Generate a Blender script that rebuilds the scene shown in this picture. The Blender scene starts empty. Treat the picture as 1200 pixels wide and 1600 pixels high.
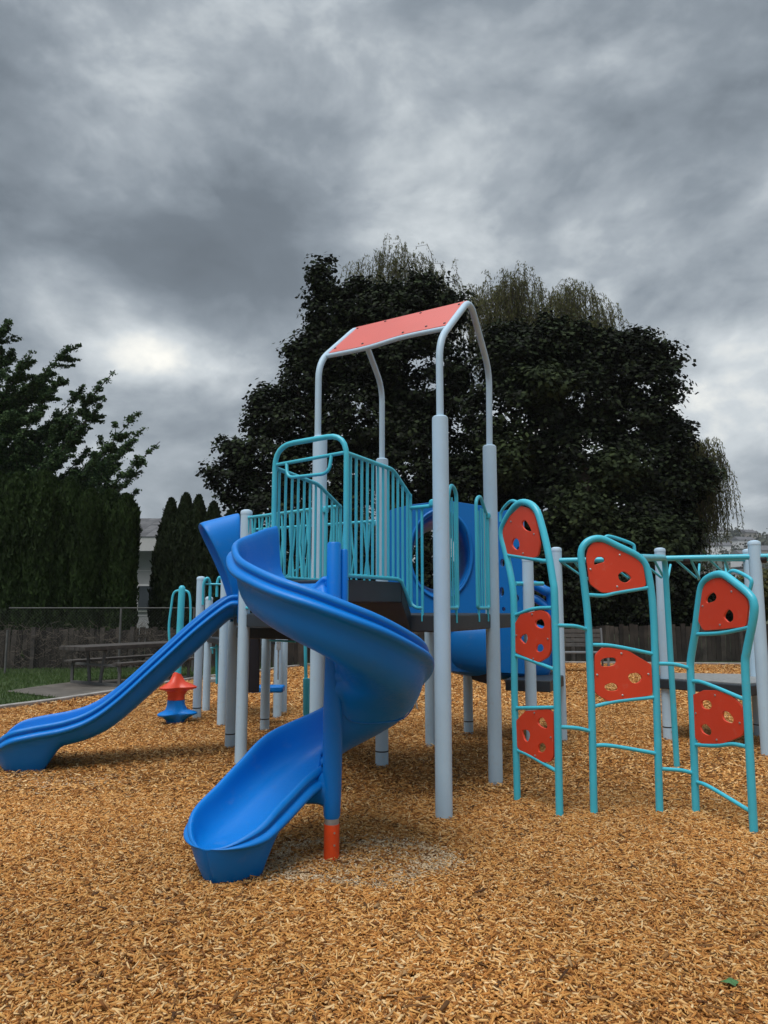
import bpy, math, random
import numpy as np
from mathutils import Vector, Matrix
random.seed(7); rng = np.random.default_rng(7)
C = bpy.context.scene.collection
V = Vector
# ------------------------------------------------------------ camera model
F = 1155.0; PIT = math.atan(150/F); H = 1.5
def _ray(px, py):
    a = (px-600)/F; b = (800-py)/F
    return a, math.cos(PIT)-b*math.sin(PIT), math.sin(PIT)+b*math.cos(PIT)
def at(px, py, Y):
    a, dy, dz = _ray(px, py); t = Y/dy
    return V((a*t, Y, H+dz*t))
def gp(px, py, z=0.0):
    a, dy, dz = _ray(px, py); t = (z-H)/dz
    return V((a*t, dy*t, z))
def onpl(px, py, P, Q, off=0.0):
    a, dy, dz = _ray(px, py)
    ux, uy = Q[0]-P[0], Q[1]-P[1]; L = math.hypot(ux, uy)
    nx, ny = -uy/L, ux/L
    if ny < 0: nx, ny = -nx, -ny
    d = nx*P[0]+ny*P[1]+off
    t = d/(nx*a+ny*dy)
    return V((a*t, dy*t, H+dz*t))

# ------------------------------------------------------------ materials
def mat(name, col, rough=0.5, var=0.0, vscale=6.0, island=None, bump=0.0, bscale=60, spec=0.5, coat=0.0, metal=0.0, trans=0.0, dirt=None):
    m = bpy.data.materials.new(name); m.use_nodes = True
    nt = m.node_tree; b = nt.nodes['Principled BSDF']
    b.inputs['Base Color'].default_value = (*col, 1); b.inputs['Roughness'].default_value = rough
    b.inputs['Specular IOR Level'].default_value = spec; b.inputs['Metallic'].default_value = metal
    b.inputs['Coat Weight'].default_value = coat
    tc = nt.nodes.new('ShaderNodeTexCoord')
    out = None
    if island:
        g = nt.nodes.new('ShaderNodeNewGeometry'); r = nt.nodes.new('ShaderNodeValToRGB')
        e = r.color_ramp.elements
        while len(e) < len(island): e.new(0.5)
        for i, c in enumerate(island):
            e[i].position = i/(len(island)-1); e[i].color = (*c, 1)
        nt.links.new(g.outputs['Random Per Island'], r.inputs[0]); out = r.outputs[0]
    if var > 0:
        n = nt.nodes.new('ShaderNodeTexNoise'); n.inputs['Scale'].default_value = vscale; n.inputs['Detail'].default_value = 6
        nt.links.new(tc.outputs['Object'], n.inputs['Vector'])
        mr = nt.nodes.new('ShaderNodeMapRange'); mr.inputs[1].default_value = .3; mr.inputs[2].default_value = .7
        mr.inputs[3].default_value = 1-var; mr.inputs[4].default_value = 1+var
        nt.links.new(n.outputs['Fac'], mr.inputs[0])
        mx = nt.nodes.new('ShaderNodeMix'); mx.data_type = 'RGBA'; mx.blend_type = 'MULTIPLY'; mx.inputs[0].default_value = 1
        if out: nt.links.new(out, mx.inputs[6])
        else: mx.inputs[6].default_value = (*col, 1)
        nt.links.new(mr.outputs[0], mx.inputs[7]); out = mx.outputs[2]
    if dirt:
        n2 = nt.nodes.new('ShaderNodeTexNoise'); n2.inputs['Scale'].default_value = dirt[1]; n2.inputs['Detail'].default_value = 8; n2.inputs['Roughness'].default_value = .7
        nt.links.new(tc.outputs['Object'], n2.inputs['Vector'])
        m2 = nt.nodes.new('ShaderNodeMapRange'); m2.inputs[1].default_value = .58; m2.inputs[2].default_value = .8; m2.inputs[3].default_value = 0; m2.inputs[4].default_value = dirt[2]
        nt.links.new(n2.outputs['Fac'], m2.inputs[0])
        mx2 = nt.nodes.new('ShaderNodeMix'); mx2.data_type = 'RGBA'
        nt.links.new(m2.outputs[0], mx2.inputs[0])
        if out: nt.links.new(out, mx2.inputs[6])
        else: mx2.inputs[6].default_value = (*col, 1)
        mx2.inputs[7].default_value = (*dirt[0], 1); out = mx2.outputs[2]
        ad = nt.nodes.new('ShaderNodeMath'); ad.operation = 'MULTIPLY_ADD'; ad.inputs[1].default_value = .5; ad.inputs[2].default_value = rough
        nt.links.new(m2.outputs[0], ad.inputs[0]); nt.links.new(ad.outputs[0], b.inputs['Roughness'])
    if out: nt.links.new(out, b.inputs['Base Color'])
    if 'blue_plastic' in name:
        mpw = nt.nodes.new('ShaderNodeMapping'); mpw.inputs['Scale'].default_value = (3, 3, 14); nt.links.new(tc.outputs['Object'], mpw.inputs[0])
        nw = nt.nodes.new('ShaderNodeTexNoise'); nw.inputs['Scale'].default_value = 9; nw.inputs['Detail'].default_value = 8; nw.inputs['Roughness'].default_value = .75; nt.links.new(mpw.outputs[0], nw.inputs['Vector'])
        rw = nt.nodes.new('ShaderNodeMapRange'); rw.inputs[1].default_value = .35; rw.inputs[2].default_value = .7; rw.inputs[3].default_value = rough-.10; rw.inputs[4].default_value = rough+.22
        nt.links.new(nw.outputs['Fac'], rw.inputs[0]); nt.links.new(rw.outputs[0], b.inputs['Roughness'])
    if bump > 0:
        n = nt.nodes.new('ShaderNodeTexNoise'); n.inputs['Scale'].default_value = bscale; n.inputs['Detail'].default_value = 3
        nt.links.new(tc.outputs['Object'], n.inputs['Vector'])
        bp = nt.nodes.new('ShaderNodeBump'); bp.inputs['Strength'].default_value = bump; bp.inputs['Distance'].default_value = .01
        nt.links.new(n.outputs['Fac'], bp.inputs['Height']); nt.links.new(bp.outputs[0], b.inputs['Normal'])
    if trans > 0:
        t = nt.nodes.new('ShaderNodeBsdfTranslucent'); ms = nt.nodes.new('ShaderNodeMixShader'); ms.inputs[0].default_value = trans
        if out: nt.links.new(out, t.inputs[0])
        else: t.inputs[0].default_value = (*col, 1)
        o = nt.nodes['Material Output']
        nt.links.new(b.outputs[0], ms.inputs[1]); nt.links.new(t.outputs[0], ms.inputs[2]); nt.links.new(ms.outputs[0], o.inputs['Surface'])
    return m
DUST = (.42, .36, .28)
M = {}
M['post'] = mat('post_paint', (.45, .62, .76), .42, .05, 3, spec=.4, dirt=(DUST, 9, .35))
M['teal'] = mat('teal_paint', (.06, .51, .66), .33, .06, 5, spec=.5, dirt=(DUST, 14, .28))
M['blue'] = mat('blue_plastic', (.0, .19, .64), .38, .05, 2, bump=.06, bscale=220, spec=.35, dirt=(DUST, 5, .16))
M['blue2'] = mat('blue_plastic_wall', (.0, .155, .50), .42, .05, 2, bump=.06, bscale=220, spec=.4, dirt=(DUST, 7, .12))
M['red'] = mat('red_panel', (.70, .060, .022), .38, .05, 4, bump=.05, bscale=300, spec=.45, dirt=(DUST, 16, .3))
M['canopy'] = mat('canopy_red', (.85, .16, .12), .3, .03, 3, spec=.6, trans=.25)
M['orange'] = mat('orange_sleeve', (.75, .07, .01), .45, .1, 12, dirt=(DUST, 30, .5))
M['deck'] = mat('deck_coating', (.022, .030, .038), .5, .15, 8, bump=.2, bscale=120)
M['black'] = mat('black_panel', (.012, .012, .018), .5, .1)
M['cap'] = mat('cap_plastic', (.50, .66, .80), .5, .05)
M['bolt'] = mat('bolt_steel', (.6, .6, .6), .3, metal=.9)
M['galv'] = mat('galvanised', (.35, .35, .34), .5, .2, 20, metal=.4)
M['wire'] = mat('old_wire', (.07, .07, .065), .7)
M['oldwood'] = mat('weathered_wood', (.055, .048, .043), .85, .35, 8, bump=.4, bscale=40)
M['fence'] = mat('fence_wood', (.10, .09, .085), .9, .6, 3.5, island=[(.014,.011,.009),(.032,.026,.021),(.060,.051,.043)], bump=.4, bscale=30)
M['oldgalv'] = mat('dull_galvanised', (.10, .10, .097), .7, .2, 10)
M['conc'] = mat('concrete', (.10, .088, .075), .85, .3, 3, bump=.3, bscale=40)
M['curb'] = mat('curb_concrete', (.30, .28, .26), .85, .3, 6, bump=.3, bscale=40)
M['bench'] = mat('bench_metal', (.16, .17, .18), .5, .1, 10)
M['benchslat'] = mat('bench_slat', (.09, .085, .08), .6, .2, 10)

# ------------------------------------------------------------ mesh builder
def catmull(P, n=8, closed=False):
    P = [V(p) for p in P]; out = []; N = len(P)
    rngs = range(N) if closed else range(N-1)
    for i in rngs:
        p0 = P[(i-1) % N] if (closed or i > 0) else P[0]*2-P[1]
        p1 = P[i]; p2 = P[(i+1) % N]
        p3 = P[(i+2) % N] if (closed or i < N-2) else P[-1]*2-P[-2]
        for k in range(n):
            t = k/n
            out.append(0.5*((2*p1)+(p2-p0)*t+(2*p0-5*p1+4*p2-p3)*t*t+(3*p1-p0-3*p2+p3)*t**3))
    if not closed: out.append(P[-1])
    return out
def fillet(P, r, n=6):
    P = [V(p) for p in P]; out = [P[0]]
    for i in range(1, len(P)-1):
        a = P[i-1]-P[i]; b = P[i+1]-P[i]
        rr = min(r, a.length*.48, b.length*.48)
        s = P[i]+a.normalized()*rr; e = P[i]+b.normalized()*rr
        for k in range(n+1):
            t = k/n; out.append(s*(1-t)**2+P[i]*2*t*(1-t)+e*t*t)
    out.append(P[-1]); return out
class MB:
    def __init__(s): s.v = []; s.f = []
    def add(s, vs, fs):
        o = len(s.v); s.v += [V(x) for x in vs]; s.f += [tuple(i+o for i in f) for f in fs]
    def tube(s, P, r, seg=12, cap=True, r2=None):
        P = [V(p) for p in P]; n = len(P); rings = []; up = None
        for i in range(n):
            t = (P[min(i+1, n-1)]-P[max(i-1, 0)]).normalized()
            if up is None:
                up = V((0, 0, 1)) if abs(t.z) < .9 else V((1, 0, 0))
            up = (up-t*up.dot(t)).normalized(); sd = t.cross(up)
            rr = r if r2 is None else r+(r2-r)*i/(n-1)
            rings.append([P[i]+(up*math.cos(a)+sd*math.sin(a))*rr for a in [2*math.pi*k/seg for k in range(seg)]])
        vs = [p for R in rings for p in R]; fs = []
        for i in range(n-1):
            for k in range(seg):
                k2 = (k+1) % seg
                fs.append((i*seg+k, i*seg+k2, (i+1)*seg+k2, (i+1)*seg+k))
        if cap: fs.append(tuple(reversed(range(seg)))); fs.append(tuple((n-1)*seg+k for k in range(seg)))
        s.add(vs, fs); return s
    def lathe(s, base, prof, seg=20, axis=None):
        base = V(base); vs = []; fs = []
        ax = V(axis).normalized() if axis else V((0, 0, 1))
        q = V((0, 0, 1)).rotation_difference(ax)
        for (r, z) in prof:
            for k in range(seg):
                a = 2*math.pi*k/seg; vs.append(base+q @ V((r*math.cos(a), r*math.sin(a), z)))
        for i in range(len(prof)-1):
            for k in range(seg):
                k2 = (k+1) % seg; fs.append((i*seg+k, i*seg+k2, (i+1)*seg+k2, (i+1)*seg+k))
        fs.append(tuple(reversed(range(seg)))); fs.append(tuple((len(prof)-1)*seg+k for k in range(seg)))
        s.add(vs, fs); return s
    def box(s, c, sz, rz=0, ry=0, rx=0):
        R = Matrix.Rotation(rz, 3, 'Z') @ Matrix.Rotation(ry, 3, 'Y') @ Matrix.Rotation(rx, 3, 'X')
        c = V(c); vs = [c+R @ V((x*sz[0]/2, y*sz[1]/2, z*sz[2]/2)) for x in (-1, 1) for y in (-1, 1) for z in (-1, 1)]
        s.add(vs, [(0, 1, 3, 2), (4, 6, 7, 5), (0, 4, 5, 1), (2, 3, 7, 6), (0, 2, 6, 4), (1, 5, 7, 3)]); return s
    def beam(s, a, b, w, h):
        a = V(a); b = V(b); t = (b-a).normalized(); up = V((0, 0, 1)) if abs(t.z) < .95 else V((0, 1, 0))
        sd = t.cross(up).normalized(); up = sd.cross(t)
        vs = [p+sd*x*w/2+up*y*h/2 for p in (a, b) for (x, y) in ((-1, -1), (1, -1), (1, 1), (-1, 1))]
        s.add(vs, [(3, 2, 1, 0), (4, 5, 6, 7), (0, 1, 5, 4), (1, 2, 6, 5), (2, 3, 7, 6), (3, 0, 4, 7)]); return s
    def prism(s, poly, z0, z1):
        n = len(poly); vs = [V((p[0], p[1], z0)) for p in poly]+[V((p[0], p[1], z1)) for p in poly]
        fs = [tuple(reversed(range(n))), tuple(range(n, 2*n))]+[(i, (i+1) % n, (i+1) % n+n, i+n) for i in range(n)]
        s.add(vs, fs); return s
    def loft(s, rings, closed=True, caps=True):
        n = len(rings[0]); vs = [p for R in rings for p in R]; fs = []
        for i in range(len(rings)-1):
            for k in range(n if closed else n-1):
                k2 = (k+1) % n; fs.append((i*n+k, i*n+k2, (i+1)*n+k2, (i+1)*n+k))
        if caps: fs.append(tuple(reversed(range(n)))); fs.append(tuple((len(rings)-1)*n+k for k in range(n)))
        s.add(vs, fs); return s
    def build(s, name, m, parent=None, smooth=True, bevel=0, subd=0, label=None, fixn=True, ang=40):
        me = bpy.data.meshes.new(name)
        off = V((0, 0, 0)); p = parent
        while p is not None: off += p.location; p = p.parent
        me.from_pydata([tuple(v-off) for v in s.v], [], s.f); me.update()
        if fixn:
            import bmesh
            b = bmesh.new(); b.from_mesh(me); bmesh.ops.recalc_face_normals(b, faces=b.faces); b.to_mesh(me); b.free()
        return link(name, me, m, parent, smooth, bevel, subd, label, ang)
def link(name, me, m, parent=None, smooth=True, bevel=0, subd=0, label=None, ang=40):
    o = bpy.data.objects.new(name, me); C.objects.link(o)
    for mm in (m if isinstance(m, list) else [m]): me.materials.append(mm)
    o.parent = parent
    if smooth:
        me.polygons.foreach_set('use_smooth', [True]*len(me.polygons))
        if not subd: me.set_sharp_from_angle(angle=math.radians(ang))
    if bevel:
        mo = o.modifiers.new('b', 'BEVEL'); mo.width = bevel; mo.segments = 2; mo.limit_method = 'ANGLE'
    if subd:
        mo = o.modifiers.new('s', 'SUBSURF'); mo.levels = subd; mo.render_levels = subd
    if label: o['label'] = label
    return o
def thing(name, label, cat, loc=(0, 0, 0), group=None):
    o = bpy.data.objects.new(name, None); C.objects.link(o); o.location = loc; o.empty_display_size = .1
    return tag(o, label, cat, group)
def tag(o, label, cat, group=None):
    o['label'] = label; o['category'] = cat
    if group: o['group'] = group
    return o
def struct(o, kind='structure'): o['kind'] = kind; return o
def flat(name, outline, holes, P, Q, th, m, parent, off=0.0):
    """a plate in the vertical plane P-Q, outline and holes are 3-D points on it"""
    ux, uy = Q[0]-P[0], Q[1]-P[1]; L = math.hypot(ux, uy); ux /= L; uy /= L
    cu = bpy.data.curves.new('tmp', 'CURVE'); cu.dimensions = '2D'; cu.fill_mode = 'BOTH'; cu.extrude = th/2-.003; cu.bevel_depth = .003; cu.bevel_resolution = 1
    def to2(p): return ((p.x-P[0])*ux+(p.y-P[1])*uy, p.z)
    def spl(pts):
        sp = cu.splines.new('POLY'); sp.points.add(len(pts)-1); sp.use_cyclic_u = True
        for i, p in enumerate(pts): sp.points[i].co = (*to2(p), 0, 1)
    spl(outline)
    for h in holes: spl(h)
    tmp = bpy.data.objects.new('tmp', cu); C.objects.link(tmp)
    me = bpy.data.meshes.new_from_object(tmp.evaluated_get(bpy.context.evaluated_depsgraph_get()))
    bpy.data.objects.remove(tmp)
    o3 = V((0, 0, 0)); pp = parent
    while pp is not None: o3 += pp.location; pp = pp.parent
    nx, ny = -uy, ux
    if ny < 0: nx, ny = -nx, -ny
    for v in me.vertices:
        a, b, c = v.co
        v.co = V((P[0]+ux*a+nx*(off+c), P[1]+uy*a+ny*(off+c), b))-o3
    return link(name, me, m, parent, True, ang=30)
def rcurve(pts, n=4): return catmull(pts, n, True)

# ------------------------------------------------------------ key places
A = V((.43, 5.53, 0)); B = V((.96, 6.6, 0)); Cc = V((-.02, 7.3, 0)); D = V((-.55, 6.23, 0))
vv = V((.53, 1.07, 0)); B2 = B+vv; C2 = Cc+vv
P376 = V((-1.385, 7.39, 0)); P360 = V((-1.67, 8.28, 0))
DK = 1.45
tower = thing('play_tower', 'tall playground tower with red canopy panel, teal railings and two blue slides', 'playground tower', (.2, 6.4, 0))

def post(p, top, parent, r=.0575, name='post', ring=False, label=None, base=-.08):
    b = MB(); b.lathe((p[0], p[1], 0), [(r, base), (r, top-.03), (r*.97, top-.012), (r*.8, top-.002), (r*.3, top+.004)], 24)
    o = b.build(name, M['post'], parent, label=label, ang=35)
    if 1.6 < top < 2.6:
        b = MB(); b.lathe((p[0], p[1], 0), [(r+.0025, top-.04), (r+.003, top-.018), (r*.93, top-.002), (r*.5, top+.008), (.004, top+.010)], 24); b.build('post_cap', M['cap'], o)
    if ring:
        b = MB(); b.lathe((p[0], p[1], 0), [(r+.0015, .14), (r+.0015, .152)], 24); b.build('joint_ring', M['black'], o)
        b = MB(); b.lathe((p[0]+.01, p[1]-r-.001, .1), [(.006, 0), (.006, .004)], 8, axis=(0, -1, 0)); b.build('bolt', M['bolt'], o)
    return o
for p, top, ring in [(A, 2.96, 0), (B, 2.97, 0), (Cc, 2.99, 1), (D, 2.97, 0), (P376, 2.475, 0), (P360, 2.3, 1), (B2, 2.02, 0), (C2, 1.4, 0),
                  (V((1.02, 9.18, 0)), 1.5, 1), (V((-2.09, 9.77, 0)), 2.17, 0), (V((-1.47, 9.37, 0)), 1.6, 1), (V((-1.47, 10.44, 0)), 1.75, 0),
                  (V((-1.46, 10.94, 0)), 1.75, 0), (V((.08, 9.9, 0)), 1.4, 0)]:
    post(p, top, tower, r=.062 if top > 2.9 else .0575, ring=ring)
# canopy: two bent frames, eave pipe, panel
e1, e2 = V((0, 0, 3.56)), V((0, 0, 3.66))
apR = V((.735, 6.06, 4.13)); apL = V((-.235, 6.77, 4.17))
fr = MB(); fr.tube(fillet([A+V((0, 0, 2.9)), A+V((0, 0, 3.57)), apR, B+V((0.01, 0, 3.67)), B+V((0, 0, 2.9))], .16), .028, 16)
fr.build('canopy_frame', M['post'], tower)
fr = MB(); fr.tube(fillet([D+V((-.02, 0, 2.9)), D+V((-.02, 0, 3.63)), apL, Cc+V((0, 0, 3.73)), Cc+V((0, 0, 2.9))], .16), .028, 16)
fr.build('canopy_frame', M['post'], tower)
# slope between the two frames
def frameR(t): return A.lerp(apR-V((0, 0, 0)), t)+V((0, 0, 3.57))*(1-t) if False else (A+V((0, 0, 3.57))).lerp(apR, t)
def frameL(t): return (D+V((-.02, 0, 3.63))).lerp(apL, t)
eave = []
for k in range(25):
    s = k/24
    t = .17+.0*s+.16*(1/(1+math.exp(-(s-.52)*16)))*1.0
    t = .14+.15/(1+math.exp(-(s-.50)*15))-.02*s
    eave.append((s, t))
pe = [frameL(t).lerp(frameR(t), s) for s, t in eave]
ev = MB(); ev.tube(pe, .02, 12); ev.build('eave_pipe', M['post'], tower)
pan = MB(); top_ = [frameL(.93).lerp(frameR(.93), s) for s, t in eave]
n = (frameR(.5)-frameL(.5)).cross(frameR(1)-frameR(0)).normalized()
if n.y > 0: n = -n
bot = [frameL(t+.05).lerp(frameR(t+.05), s) for s, t in eave]
vs = [p+n*.012 for p in bot]+[p+n*.012 for p in top_]+[p-n*.004 for p in bot]+[p-n*.004 for p in top_]
m_ = 25; fs = []
for i in range(m_-1):
    fs += [(i, i+1, m_+i+1, m_+i), (2*m_+i, 3*m_+i, 3*m_+i+1, 2*m_+i+1), (i, 2*m_+i, 2*m_+i+1, i+1), (m_+i, m_+i+1, 3*m_+i+1, 3*m_+i)]
fs += [(0, m_, 3*m_, 2*m_), (m_-1, 3*m_-1, 4*m_-1, 2*m_-1)]
pan.add(vs, fs); canopy = pan.build('canopy_panel', M['canopy'], tower, ang=30)
for s, t in [(.04, .30), (.04, .86), (.3, .27), (.3, .88), (.62, .36), (.62, .88), (.95, .38), (.95, .86), (.8, .4)]:
    p = frameL(t).lerp(frameR(t), s); b = MB(); b.lathe(p+n*.012, [(.011, 0), (.011, .004), (.006, .007)], 10, axis=n)
    b.build('bolt', M['black'], canopy)
# decks
def deck(poly, z, th=.13, name='deck'):
    b = MB(); b.prism(poly, z-th, z); return b.build(name, M['deck'], tower, smooth=False, bevel=.012)
deck([D, A, B, Cc], DK); deck([Cc, B, B2, C2], DK-.003, name='deck')
deck([P376, D, Cc, P360], DK-.006); deck([P360, Cc, (-.35, 9.2), (-1.47, 9.37)], DK-.16, .12)
# upper platform
Hr = V((-.255, 4.93, 0)); Hl = V((-.785, 5.235, 0))
Er = V((.205, 5.69, 0)); El = V((-.36, 6.09, 0))
dr = (Er-Hr)
b = MB(); b.prism([Hl, Hr, Hr+dr*.84, Hl+(El-Hl)*.84], 1.54, 1.69); up_ = b.build('platform', M['deck'], tower, smooth=False, bevel=.01, label='raised slide platform one step above the deck')
b = MB()
p0, p1 = Hr+dr*.84, Hl+(El-Hl)*.84
b.add([V((p0.x, p0.y, 1.68)), V((p1.x, p1.y, 1.68)), V((El.x, El.y, 1.46)), V((Er.x, Er.y, 1.46)), V((p0.x, p0.y, 1.545)), V((p1.x, p1.y, 1.545)), V((El.x, El.y, 1.33)), V((Er.x, Er.y, 1.33))],
      [(0, 1, 2, 3), (7, 6, 5, 4), (0, 3, 7, 4), (1, 5, 6, 2), (0, 4, 5, 1), (3, 2, 6, 7)])
b.build('step', M['deck'], tower, smooth=False)
def T(pts, r, parent, name, rf=.05, m='teal', seg=12):
    b = MB(); b.tube(fillet(pts, rf), r, seg); return b.build(name, M[m], parent)
def pz(p, z): return V((p.x, p.y, z))
# entry hoop
hoop = T([pz(Hl, 1.62), pz(Hl, 2.66), pz(Hr, 2.68), pz(Hr, 1.50)], .019, tower, 'entry_hoop', .16)
T([pz(Hl, 2.52), pz(Hr, 2.55)], .013, hoop, 'crossbar')
hd = (Hr-Hl).normalized(); hn = V((-hd.y, hd.x, 0)); hn = -hn if hn.y > 0 else hn
a_ = Hl.lerp(Hr, .17); b_ = Hl.lerp(Hr, .80)
T([pz(a_, 2.53), pz(a_+hn*.03, 2.41)+hd*.03, pz(b_+hn*.03, 2.41), pz(b_, 2.545)], .012, hoop, 'handle_bar', .09)
def guard(P0, P1, prof, botf, nb, name='guard_rail', r=.0155, rb=.0102, skip_ends=True, lean=None, endlegs=True):
    """railing between plan points: prof = [(s, z)] top line, botf(s) bottom height"""
    dd = P1-P0
    def topz(s):
        for (s0, z0), (s1, z1) in zip(prof, prof[1:]):
            if s0 <= s <= s1: return z0+(z1-z0)*(s-s0)/(s1-s0+1e-9)
        return prof[-1][1]
    tp = [pz(P0+dd*s, z) for s, z in prof]
    o = T(tp, r, tower, name, .06)
    bs = [pz(P0+dd*k/12, botf(k/12)) for k in range(13)]
    T(bs, r*.95, o, 'bottom_rail', .03)
    for k in range(nb):
        s = (k+.7)/(nb+.4)
        p = P0+dd*s; q = P0+dd*(s if not lean else min(.99, max(.01, s+lean*(1 if k % 2 else -1))))
        bb = MB(); zt = topz(s); zb = botf(q.x and (q-P0).length/dd.length)
        if lean:
            pts = catmull([pz(p, zt), pz(p.lerp(q, .3), zt*.7+zb*.3), pz(p.lerp(q, .85), zt*.3+zb*.7), pz(q, zb)], 4)
        else: pts = [pz(p, zt), pz(p, zb)]
        bb.tube(pts, rb, 8); bb.build('baluster', M['teal'], o)
    return o, topz
def stepz(s): return 1.715 if s < .82 else 1.715-(s-.82)/.18*.20
Er2 = Er+hd*.0
g1, _ = guard(Hr, Er, [(0, 2.545), (.70, 2.53), (1.0, 2.36), (1.0001, 2.36)], stepz, 12)
T([pz(Er, 2.38), pz(Er, 1.53), pz(Er+hd*.05, 1.50), pz(Er+hd*.10, 1.50)], .013, g1, 'end_loop', .05)
T([pz(Er, 2.27), pz(A-hd*.08, 2.27), pz(A-hd*.03, 2.29)], .015, g1, 'top_rail', .04)
b = MB(); b.lathe(pz(A-hd*.07, 2.29), [(.012, -.03), (.026, -.02), (.03, 0), (.026, .02), (.012, .03)], 14); b.build('clamp', M['teal'], g1)
for s in (.055, .10):
    T([pz(Er+hd*s, 2.27), pz(Er+hd*s, 1.50 if s < .09 else 1.40)], .008 if s < .09 else .011, g1, 'baluster')
g2, _ = guard(Hl, El, [(0, 2.50), (.62, 2.47), (1.0, 2.33), (1.0001, 2.33)], stepz, 11)
T([pz(El, 2.34), pz(El, 1.47)], .013, g2, 'end_loop')
# guard D -> El, and P376 -> D , Cc -> P360
def knob(p, parent):
    b = MB(); b.lathe(p, [(.012, -.03), (.026, -.02), (.03, 0), (.026, .02), (.012, .03)], 14); b.build('clamp', M['teal'], parent)
g, _ = guard(D, El, [(0, 2.34), (1, 2.34)], lambda s: 1.50, 2); knob(pz(D.lerp(El, .3), 2.32), g)
g, _ = guard(P376, D, [(0, 2.40), (1, 2.34)], lambda s: 1.50, 18, lean=.07)
g, _ = guard(P360, Cc, [(0, 2.36), (1, 2.36)], lambda s: 1.50, 24, lean=.045); knob(pz(Cc+V((-.07, .03, 0)), 2.34), g)
T([pz(P360.lerp(Cc, .08), 1.55), pz(P360.lerp(Cc, .5), 1.95)], .01, g, 'diagonal_brace')
# flank hoops on A-B edge
AB = (B-A); ab = AB.normalized()
def flank(s0, s1, knobside):
    p0 = A+ab*s0; p1 = A+ab*s1; m = p0.lerp(p1, .5)
    zt = 2.25
    if knobside == 0: top = [pz(p0, 2.31), pz(p0+ab*.05, 2.31), pz(m, 2.47), pz(p1, 2.42), pz(p1, 2.25)]
    else: top = [pz(p0, 2.25), pz(p0, 2.42), pz(m-ab*.04, 2.47), pz(p1-ab*.04, 2.33), pz(p1+ab*.02, 2.31)]
    o = T(top, .015, tower, 'grab_rail', .07)
    T([pz(p0, 2.3), pz(p0, 1.5), pz(p1, 1.5), pz(p1, 2.3)], .014, o, 'frame_loop', .03)
    for k in range(1, 5): T([pz(p0.lerp(p1, k/5), 2.36 if k in (2, 3) else 2.33), pz(p0.lerp(p1, k/5), 1.5)], .007, o, 'baluster')
    for p in (p0+ab*.03, p1-ab*.03): T([pz(p, 1.5), pz(p, 1.385)], .010, o, 'bracket')
    knob(pz(p0 if knobside == 0 else p1, 2.31), o)
flank(.08, .33, 0); flank(.80, 1.10, 1)
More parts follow.
